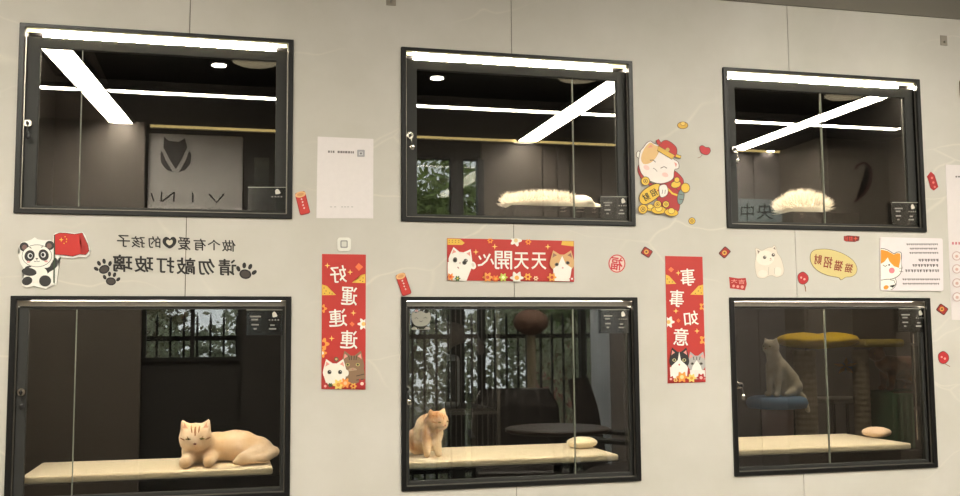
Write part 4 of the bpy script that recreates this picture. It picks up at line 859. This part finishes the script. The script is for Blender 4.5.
# blue stool with white cat
s = at(771, 396.5, 2.5); t = empty('cat_stool', (s.x, 2.5, 0), 'blue-topped cat stool on a plush column', 'stool')
bm = bmesh.new(); lathe(bm, s.x+.04, 2.5, [(.14, s.z-.075), (.18, s.z-.07), (.192, s.z-.04), (.18, s.z-.01), (.15, s.z)], 36); link('seat', bm, mat('blue_plush', (96, 136, 176), .95, 0, .1, 40), t, smooth=True)
bm = bmesh.new(); lathe(bm, s.x+.04, 2.5, [(.1, 0), (.1, .3), (.09, .5), (.1, s.z-.075)], 28); link('column', bm, mat('pink_grey_plush', (120, 96, 96), .95), t, smooth=True)
bm = bmesh.new(); lathe(bm, s.x+.04, 2.5, [(.18, 0), (.18, .03)], 28); link('foot_board', bm, M_SISAL, t)
def sitting_cat(base, face, H, name, label, fm, eye, tail_side=1):
    """sitting upright; face = horizontal direction it looks to"""
    k = H/.40; f = face.normalized(); sd = V((-f.y, f.x, 0)); B = lambda a, b, c: base+f*a*k+sd*b*k+V((0, 0, c*k))
    h = B(.085, 0, .325); r = .054*k; it = cat_head(h, r, f, -sd, V((0, 0, 1)))
    it += [(B(.03, 0, .20), .062*k, B(.07, 0, .28), .046*k), (B(-.07, 0, .085), .095*k, B(.02, 0, .19), .072*k), (B(-.08, .05, .06), .062*k, (1, 1, 1)), (B(-.08, -.05, .06), .062*k, (1, 1, 1))]
    for q in (-1, 1):
        it += [(B(.055, q*.033, .20), .032*k, B(.075, q*.033, .025), .019*k), (B(.075, q*.033, .016), .018*k, B(.105, q*.033, .014), .015*k), (B(-.03, q*.075, .03), .028*k, B(.04, q*.075, .016), .018*k)]
    it += [(B(-.14, 0, .04), .026*k, B(-.2, tail_side*.04, -.01), .022*k), (B(-.2, tail_side*.04, -.01), .022*k, B(-.19, tail_side*.08, -.1), .018*k)]
    t = empty(name, base, label, 'cat'); link('body', blob(it, .009*k, 4), fm, t, smooth=True)
    cat_eye_nose(t, h, r, f, sd, V((0, 0, 1)), eye, (190, 120, 110), .8)
sitting_cat(V((s.x+.06, 2.49, s.z+.002)), V((-.9, -.42, 0)), .385, 'cat', 'white cat sitting upright on the blue-topped stool', fur_mat('white_fur', (214, 206, 186), (190, 180, 158)), (150, 140, 60))
# green box and ginger cat
g0 = X3(884, 392); g1 = X3(932, 392)
t = empty('cloth_crate', ((g0.x+g1.x)/2, Y3+.1, 0), 'dark green cloth-covered crate under the brown cat', 'crate')
bm = nb(g0.x, g1.x, Y3-.1, Y3+.32, 0, g0.z); link('cover', bevelled(bm, .02, 3), mat('green_cloth', (48, 92, 62), .9, 0, .25, 7, .6), t)
bm = bmesh.new()
for k in range(9): bm_x = g0.x+.01+(g1.x-g0.x-.02)*k/8; tube(bm, (bm_x, Y3-.115, g0.z-.02), (bm_x, Y3-.115, .02), .012, seg=8)
link('drape_folds', bm, mat('green_cloth', (0, 0, 0)), t)
bm = bmesh.new(); tube(bm, (g0.x-.02, Y3-.13, g0.z+.002), (g1.x+.02, Y3-.13, g0.z+.002), .006); link('top_rail', bm, M_CHROME, t)
b0 = V((X3(905).x, Y3+.08, g0.z+.008)); f = V((-1, -.25, 0)).normalized(); sd = V((-f.y, f.x, 0)); B = lambda a, b, c: b0+f*a+sd*b+V((0, 0, c))
h = B(.20, 0, .26); it = cat_head(h, .06, f, -sd, V((0, 0, 1)))
it += [(B(.14, 0, .2), .06, B(.04, 0, .17), .08), (B(.04, 0, .16), .085, B(-.14, 0, .15), .095), (B(-.14, 0, .14), .095, (1, 1, 1))]
for a_, q in ((.1, 1), (.08, -1)): it += [(B(a_, q*.045, .14), .036, B(a_+.01, q*.045, .02), .02), (B(a_+.01, q*.045, .018), .02, B(a_+.05, q*.045, .016), .016)]
for a_, q in ((-.16, 1), (-.18, -1)): it += [(B(a_, q*.05, .12), .05, B(a_+.05, q*.05, .08), .03), (B(a_+.05, q*.05, .08), .03, B(a_-.03, q*.05, .06), .022), (B(a_-.03, q*.05, .06), .022, B(a_, q*.05, .02), .018), (B(a_, q*.05, .018), .018, B(a_+.04, q*.05, .016), .015)]
it += [(B(-.22, 0, .17), .024, B(-.32, 0, .12), .02), (B(-.32, 0, .12), .02, B(-.38, .02, .15), .016)]
t = empty('cat', b0, 'brown ginger cat standing on the green crate', 'cat'); link('body', blob(it, .009, 4), fur_mat('brown_ginger_fur', (132, 84, 56), (84, 52, 36), sc=10), t, smooth=True)
cat_eye_nose(t, h, .06, f, sd, V((0, 0, 1)), (160, 120, 40), (120, 70, 60), .8)
# side table with a bowl, under the leaf
c = X3(843, 402); t = empty('side_table', (c.x, 3.5, 0), 'pale round-edged side table between the cat tree posts', 'table')
zt = at(843, 398, 3.5).z; bm = nb(at(822, 398, 3.5).x, at(866, 398, 3.5).x, 3.35, 3.75, zt-.03, zt); link('table_top', bevelled(bm, .01, 2), mat('pale_laminate', (170, 164, 158), .5), t)
for sx_ in (at(824, 398, 3.5).x, at(864, 398, 3.5).x):
    for sy_ in (3.38, 3.72):
        bm = bmesh.new(); tube(bm, (sx_, sy_, 0), (sx_, sy_, zt-.03), .012); link('leg', bm, M_BLACKPL, t)
# cage in the middle cabinet view
Yc = 1.5
cA, cB = at(408, 300, Yc), at(497, 300, Yc)
t = empty('cat_cage', ((cA.x+cB.x)/2, Yc, 0), 'dark wire cat cage seen through the middle lower cabinet', 'cage')
bm = bmesh.new()
for x in (cA.x, cB.x):
    for y in (Yc, Yc+.5): box(bm, x-.009, x+.009, y-.009, y+.009, 0, 1.75)
for z in (.05, .6, 1.14, 1.74):
    box(bm, cA.x, cB.x, Yc-.008, Yc+.008, z-.008, z+.008); box(bm, cA.x, cB.x, Yc+.492, Yc+.508, z-.008, z+.008)
    box(bm, cA.x-.008, cA.x+.008, Yc, Yc+.5, z-.008, z+.008); box(bm, cB.x-.008, cB.x+.008, Yc, Yc+.5, z-.008, z+.008)
M_WIRE = mat('grey_cage_wire', (86, 84, 80), .4, .5); link('cage_frame', bm, M_WIRE, t)
nbar = 17; w0 = None
for k in range(1, nbar):
    x = cA.x+(cB.x-cA.x)*k/nbar
    if w0 is None:
        bm = bmesh.new(); tube(bm, (x, Yc, .05), (x, Yc, 1.74), .0035, seg=6); w0 = link('bar', bm, M_WIRE, t, (x, Yc, .05))
    else:
        c = w0.copy(); COL.objects.link(c); c.location.x = w0.location.x+(cB.x-cA.x)*(k-1)/nbar
pa, pb = at(420, 400, Yc+.25), at(447, 440, Yc+.25)
t = empty('pet_carrier', ((pa.x+pb.x)/2, Yc+.25, 1.1488), 'pale pet carrier box standing inside the wire cage', 'carrier')
bm = nb(cA.x+.02, cB.x-.02, Yc+.02, Yc+.48, 1.149, 1.16); link('base_tray', bm, M_WIRE, t)
bm = nb(pa.x, pb.x+.04, Yc+.1, Yc+.4, 1.161, 1.42); link('body', bevelled(bm, .03, 3), mat('pale_grey_plastic', (150, 156, 160), .5), t)
bm = bmesh.new(); box(bm, pa.x+.02, pb.x+.02, Yc+.094, Yc+.0995, 1.19, 1.39); link('door', bm, M_BLACKPL, t)
# arched fabric tube before the cage
pt = [(424, 374, .10), (426, 346, .10), (446, 334, .065), (470, 334, .035), (480, 350, .03)]; Yt = 1.18
t = empty('cat_tunnel', (at(424, 370, Yt).x, Yt, 0), 'dark grey arched fabric cat tunnel before the wire cage', 'tunnel')
pp = [(at(x, y, Yt), q) for x, y, q in pt]; z_ = V((pp[0][0].x, Yt, .10))
it = [(z_, .11, pp[0][0], .10)]+[(pp[k][0], pp[k][1], pp[k+1][0], pp[k+1][1]) for k in range(len(pp)-1)]
link('tube', blob(it, .016, 6), mat('dark_grey_fabric', (74, 70, 68), .95, 0, .15, 12), t, smooth=True)
bm = bmesh.new(); lathe(bm, z_.x, Yt, [(.115, 0), (.118, .02), (.112, .03)], 28); link('hem', bm, M_BLACKPL, t)
# unseen lamp added to light the things in the cat room
t = empty('added_room_light', (3.9, 2.3, 2.75), 'flat unseen ceiling lamp added inside the cat room', 'light')
bm = bmesh.new(); lathe(bm, 3.9, 2.3, [(.19, 2.75), (.2, 2.70), (.18, 2.685)]); link('rim', bm, M_ALU, t)
bm = bmesh.new(); lathe(bm, 3.9, 2.3, [(.17, 2.684), (.17, 2.678)]); link('diffuser', bm, mat('added_room_light_diffuser', (255, 240, 215), .5, emit=30), t)

# ------------------------------------------------------------------ things seen as reflections: shop sign, door letters, chairs, fence, trees
G1, G2 = at(150, 135, 4.38), at(246, 135, 4.38)
t = empty('shop_sign', ((G1.x+G2.x)/2, -4.38, 2.5), 'grey logo board with dark cat emblem and letters, reflected in first upper glass', 'sign')
link('board', bevelled(nb(-.56, .12, FY+.001, -4.38, 2.28, 3.035), .004, 1), mat('pale_grey_board', (196, 192, 190), .6, 0, .04, 3), t)
def rart(t, name, shapes, rgb, d=.012, y=4.378):
    bm = bmesh.new()
    for sh in shapes:
        vs = [bm.verts.new((at(x, z, y).x, -y, at(x, z, y).z)) for x, z in sh[1]]
        fs = [bm.faces.new([vs[i] for i in f]) for f in sh[2]] if len(sh) == 4 else [bm.faces.new(vs)]
        if len(sh) == 2: fs = bmesh.ops.triangulate(bm, faces=fs)['faces']
        r_ = bmesh.ops.extrude_face_region(bm, geom=fs)
        for e in r_['geom']:
            if isinstance(e, bmesh.types.BMVert): e.co.y += d
    return link(name, bm, mat('%s_paint' % name, rgb, .5), t)
K = (0, 0, 0)
rart(t, 'emblem', [P(K, (163.6, 135.5), (168.6, 139.6), (178.6, 140.8), (184.6, 136.8), (187.2, 146), (182, 157), (175.4, 168.2), (169, 158), (163, 146)), P(K, (161.2, 149), (165, 158.4), (172.6, 171), (166, 168.8), (160.6, 161.6), (160, 154)), P(K, (189, 149.4), (186, 158.4), (178.6, 171), (185, 169), (190.4, 162), (191, 154))], (52, 48, 47))
rart(t, 'letter', [LN(K, 1.7, (208.8, 193), (216.6, 201.6), (224, 193))], (60, 56, 54))
rart(t, 'letter', [LN(K, 1.7, (192.4, 191.6), (192.6, 201.4))], (60, 56, 54))
rart(t, 'letter', [LN(K, 1.7, (160.8, 200.4), (161.4, 190.6)), LN(K, 1.7, (161.8, 200.6), (173.6, 191.4)), LN(K, 1.7, (173.4, 201), (174, 191))], (60, 56, 54))
rart(t, 'letter', [LN(K, 1.7, (150.6, 192), (153.6, 200.4))], (60, 56, 54))
# frosted band with characters, number on the block
t = empty('door_sign', (at(760, 205, 4.39).x, -4.39, 2.4), 'blue-grey band with two dark characters, reflected in last upper glass', 'sign')
A, B = at(736, 226, 4.39), at(803, 199.5, 4.39)
link('band', nb(A.x, B.x, FY+.001, -4.385, 2.25, B.z), mat('blue_grey_film', (128, 138, 142), .5), t)
rart(t, 'character', [T(K, '中', 744, 202.6, 757, 220, mirror=False, bold=.0)], (50, 52, 54), y=4.383, d=.003)
rart(t, 'character', [T(K, '央', 760, 202.6, 776, 218.6, mirror=False, bold=.0)], (50, 52, 54), y=4.383, d=.003)
t = empty('wall_numeral', (mir(870, 180, 3.79).x, -3.79, 2.4), 'dark reddish curved numeral on the brown block, reflected in last upper glass', 'sign')
arc = [(859.6, 168), (863, 163.4), (868, 162.2), (873, 165.6), (875, 174), (873.4, 183), (869.6, 190.6), (864, 196), (857, 198.6)]
rart(t, 'numeral', [LN(K, 2.6, *cat_rom(arc, 4)[:-4])], (66, 40, 38), y=3.799, d=.008)
# fence and planting outside
t = empty('fence', (2.0, -5.4, 0), 'dark metal picket fence outside the shopfront, reflected in middle lower glass', 'fence')
bm = bmesh.new()
for z in (.35, 1.52): box(bm, -.8, 3.9, -5.42, -5.39, z-.02, z+.02)
link('rail', bm, M_BLACKPL, t); w0 = None
for k in range(44):
    x = -.75+k*.107
    if w0 is None:
        bm = bmesh.new(); box(bm, x-.009, x+.009, -5.414, -5.396, .1, 1.66); tube(bm, (x, -5.405, 1.66), (x, -5.405, 1.74), .013, .001, 6); w0 = link('picket', bm, M_BLACKPL, t, (x, -5.405, .1))
    else:
        c = w0.copy(); COL.objects.link(c); c.location.x = w0.location.x+k*.107
def tree(x, y, hgt, w, rgb, lab, seed, tw=.06):
    rnd = random.Random(seed); t = empty('tree', (x, y, 0), lab, 'tree', 'trees outside the shopfront')
    bm = bmesh.new(); tips = []
    tube(bm, (x, y, 0), (x+.05, y, hgt*.45), tw, tw*.6, 8)
    def br(p, d, L_, r, n):
        q = p+d*L_; tube(bm, p, q, r, r*.55, 5); tips.append(q)
        if n:
            for _ in range(3): br(p.lerp(q, rnd.uniform(.5, 1)), (d+V((rnd.uniform(-.8, .8), rnd.uniform(-.6, .6), rnd.uniform(-.2, .5)))).normalized(), L_*.7, r*.55, n-1)
    for k in range(5): br(V((x+.04, y, hgt*(.25+.05*k))), V((rnd.uniform(-1, 1), rnd.uniform(-.5, .5), .8)).normalized(), w*.42, tw*.45, 3)
    link('branches', bm, mat('pale_bark', (128, 112, 96), .9, 0, .3, 14), t)
    bm = bmesh.new()
    for p in tips:
        for _ in range(46):
            c = p+V((rnd.gauss(0, .2), rnd.gauss(0, .2), rnd.gauss(0, .2))); s_ = rnd.uniform(.03, .07); a1 = V((rnd.gauss(0, 1), rnd.gauss(0, 1), rnd.gauss(0, 1))).normalized(); a2 = a1.cross(V((rnd.random(), rnd.random(), 1))).normalized()
            bm.faces.new([bm.verts.new(c+a1*s_), bm.verts.new(c+a2*s_*.5), bm.verts.new(c-a1*s_), bm.verts.new(c-a2*s_*.5)])
    f = link('foliage', bm, mat('leaf_%d_%d' % (rgb[0], rgb[1]), rgb, .8, 0, .35, 9), t); f['kind'] = 'stuff'
tree(1.9, -7.6, 4.6, 2.0, (120, 138, 70), 'leafy green tree outside, reflected in middle upper glass', 5)
tree(4.6, -9.6, 3.2, 1.5, (104, 124, 74), 'green tree outside behind the picket fence', 8)
tree(-1.4, -7.8, 2.8, 1.2, (120, 118, 84), 'thin tree outside the small window', 12)
t = empty('brick_building', (6.0, -12, 0), 'reddish brick building beyond the picket fence', 'building')
bm = bmesh.new(); box(bm, 5.05, 6.6, -13, -12, 0, 1.9)
link('wall', bm, mat('red_brick', (150, 104, 88), .9, 0, .3, 6), t); bm = bmesh.new(); v = [(4.9, -13.2, 1.9), (6.8, -13.2, 1.9), (6.8, -11.8, 1.9), (4.9, -11.8, 1.9), (5.3, -12.5, 2.2), (6.4, -12.5, 2.2)]
vv = [bm.verts.new(q) for q in v]
for f in ((0, 1, 5, 4), (2, 3, 4, 5), (1, 2, 5), (3, 0, 4), (3, 2, 1, 0)): bm.faces.new([vv[i] for i in f])
link('roof', bm, mat('slate', (90, 92, 100), .8), t)
o = link('ground', nb(-8, 16, -20, -4.61, -.1, -.001), mat('grey_paving', (120, 118, 112), .9, 0, .2, 4)); props(o, kind='structure')
t = empty('hedge', (1.8, -6.4, 0), 'clipped grey-green hedge behind the picket fence', 'hedge'); bm = bmesh.new(); rnd = random.Random(2)
for _ in range(15000):
    x = rnd.uniform(-1.2, 4.9); y = -6.1-rnd.random()**2*.7; z = rnd.uniform(.02, 1.75+.12*math.sin(x*3)+.1*math.sin(x*7.3)); s_ = rnd.uniform(.02, .05)
    a1 = V((rnd.gauss(0, 1), rnd.gauss(0, .5), rnd.gauss(0, 1))).normalized(); a2 = a1.cross(V((rnd.gauss(0, .4), 1, rnd.gauss(0, .4)))).normalized(); c = V((x, y, z))
    bm.faces.new([bm.verts.new(c+a1*s_), bm.verts.new(c+a2*s_*.5), bm.verts.new(c-a1*s_), bm.verts.new(c-a2*s_*.5)])
f = link('foliage', bm, mat('hedge_leaf', (170, 176, 146), .8, 0, .5, 5), t); f['kind'] = 'stuff'
bm = bmesh.new()
for k in range(14): x = -1+k*.44; tube(bm, (x, -6.45, 0), (x+.08, -6.45, 1.3), .02, .008, 6)
link('stems', bm, mat('pale_bark', (128, 112, 96), .9), t)['kind'] = 'stuff'
# curtain at the end of the shopfront windows
t = empty('curtain', (2.92, FY+.12, 0), 'pale grey-white curtain at the end of the shopfront window', 'curtain')
bm = bmesh.new(); n_ = 40; xa, xb = 2.84, 3.0; rows = []
for z in (.2, 2.02): rows.append([bm.verts.new((xa+(xb-xa)*k/n_, FY+.13+.02*math.sin(k*1.1), z)) for k in range(n_+1)])
for k in range(n_): bm.faces.new((rows[0][k], rows[0][k+1], rows[1][k+1], rows[1][k]))
bmesh.ops.solidify(bm, geom=bm.faces[:], thickness=.003); cm = mat('pale_curtain', (222, 226, 230), .9); N = cm.node_tree.nodes; tl = N.new('ShaderNodeBsdfTranslucent'); tl.inputs[0].default_value = (.85, .88, .92, 1); mx = N.new('ShaderNodeMixShader'); mx.inputs[0].default_value = .6
cm.node_tree.links.new(N['Principled BSDF'].outputs[0], mx.inputs[1]); cm.node_tree.links.new(tl.outputs[0], mx.inputs[2]); cm.node_tree.links.new(mx.outputs[0], N['Material Output'].inputs[0])
link('cloth', bm, cm, t, smooth=True)
bm = bmesh.new(); tube(bm, (xa-.05, FY+.13, 2.05), (xb+.05, FY+.13, 2.05), .01); link('rail', bm, M_ALU, t)
# chairs
def chair(loc, ang, seat_z, back_h, label, wide=.5):
    t = empty('lounge_chair', loc, label, 'chair', 'dark chairs facing the shopfront'); M_ = mat('dark_leather', (40, 34, 32), .55, 0, .15, 12); M2 = M_BLACKPL
    t.rotation_euler = (0, 0, ang); L0 = V(loc)
    def lk(name, bm, m, **k):
        o = link(name, bm, m, None, (0, 0, 0), **k); o.parent = t; return o
    bm = nb(-wide/2, wide/2, -.25, .25, seat_z-.08, seat_z); lk('seat', bevelled(bm, .035, 3), M_)
    bm = bmesh.new(); prof = [(-.20, .0, 1.0), (-.235, .18, 1.04), (-.27, .4, 1), (-.32, back_h, .8)]
    rws = []
    for y, z, ww in prof: rws.append([bm.verts.new((ww*wide/2*u, y+.03*u*u, seat_z+z)) for u in (-1, -.6, -.2, .2, .6, 1)])
    for a_, b_ in zip(rws, rws[1:]):
        for i in range(5): bm.faces.new((a_[i], a_[i+1], b_[i+1], b_[i]))
    bmesh.ops.solidify(bm, geom=bm.faces[:], thickness=.055); lk('backrest', bevelled(bm, .01, 1), M_, smooth=True)
    for sx in (-1, 1):
        bm = bmesh.new(); tube(bm, (sx*(wide/2+.02), .18, seat_z-.05), (sx*(wide/2+.02), .16, seat_z+.2), .015); tube(bm, (sx*(wide/2+.02), .18, seat_z+.2), (sx*(wide/2+.02), -.22, seat_z+.22), .02); lk('armrest', bm, M2)
        for sy in (-1, 1): bm = bmesh.new(); tube(bm, (sx*(wide/2-.05), sy*.2, seat_z-.07), (sx*(wide/2-.01), sy*.25, 0), .018, .012); lk('leg', bm, M2)
    return t
chair((mir(622, 400, 3.1).x, -3.1, 0), math.radians(-50), .62, .60, 'dark high-backed chair reflected at the far side of middle lower glass')
chair((mir(522, 400, 3.4).x, -3.42, 0), math.radians(10), .62, .52, 'dark high-backed chair reflected in the centre of middle lower glass', .62)
t = empty('cafe_table', (mir(560, 400, 2.2).x, -2.2, 0), 'dark round table between the two dark chairs', 'table'); q = V(t.location)
bm = bmesh.new(); lathe(bm, q.x, q.y, [(.28, .96), (.3, .97), (.3, .985), (.28, .99)], 36); link('table_top', bm, mat('dark_walnut', (60, 46, 38), .3), t)
bm = bmesh.new(); lathe(bm, q.x, q.y, [(.2, 0), (.2, .02), (.03, .05), (.025, .9), (.1, .959)], 24); link('pedestal', bm, M_BLACKPL, t)
# round-headed cat pole reflected near the fence
q = mir(533, 322, 4.12); t = empty('cat_pole', (q.x, -4.12, 0), 'tall cat pole with a round brown nest, reflected in middle lower glass', 'cat tree')
bm = bmesh.new(); lathe(bm, q.x, -4.12, [(.2, 0), (.2, .04)], 24); link('base', bm, M_SISAL, t)
bm = bmesh.new(); lathe(bm, q.x, -4.12, [(.035, .04), (.035, q.z-.1)], 14); link('post', bm, M_SISAL, t)
me = blob([((q.x, -4.12, q.z), .13, (1.1, 1.1, .8))], .012, 3); link('nest', me, mat('brown_plush', (96, 72, 62), .95), t, smooth=True)
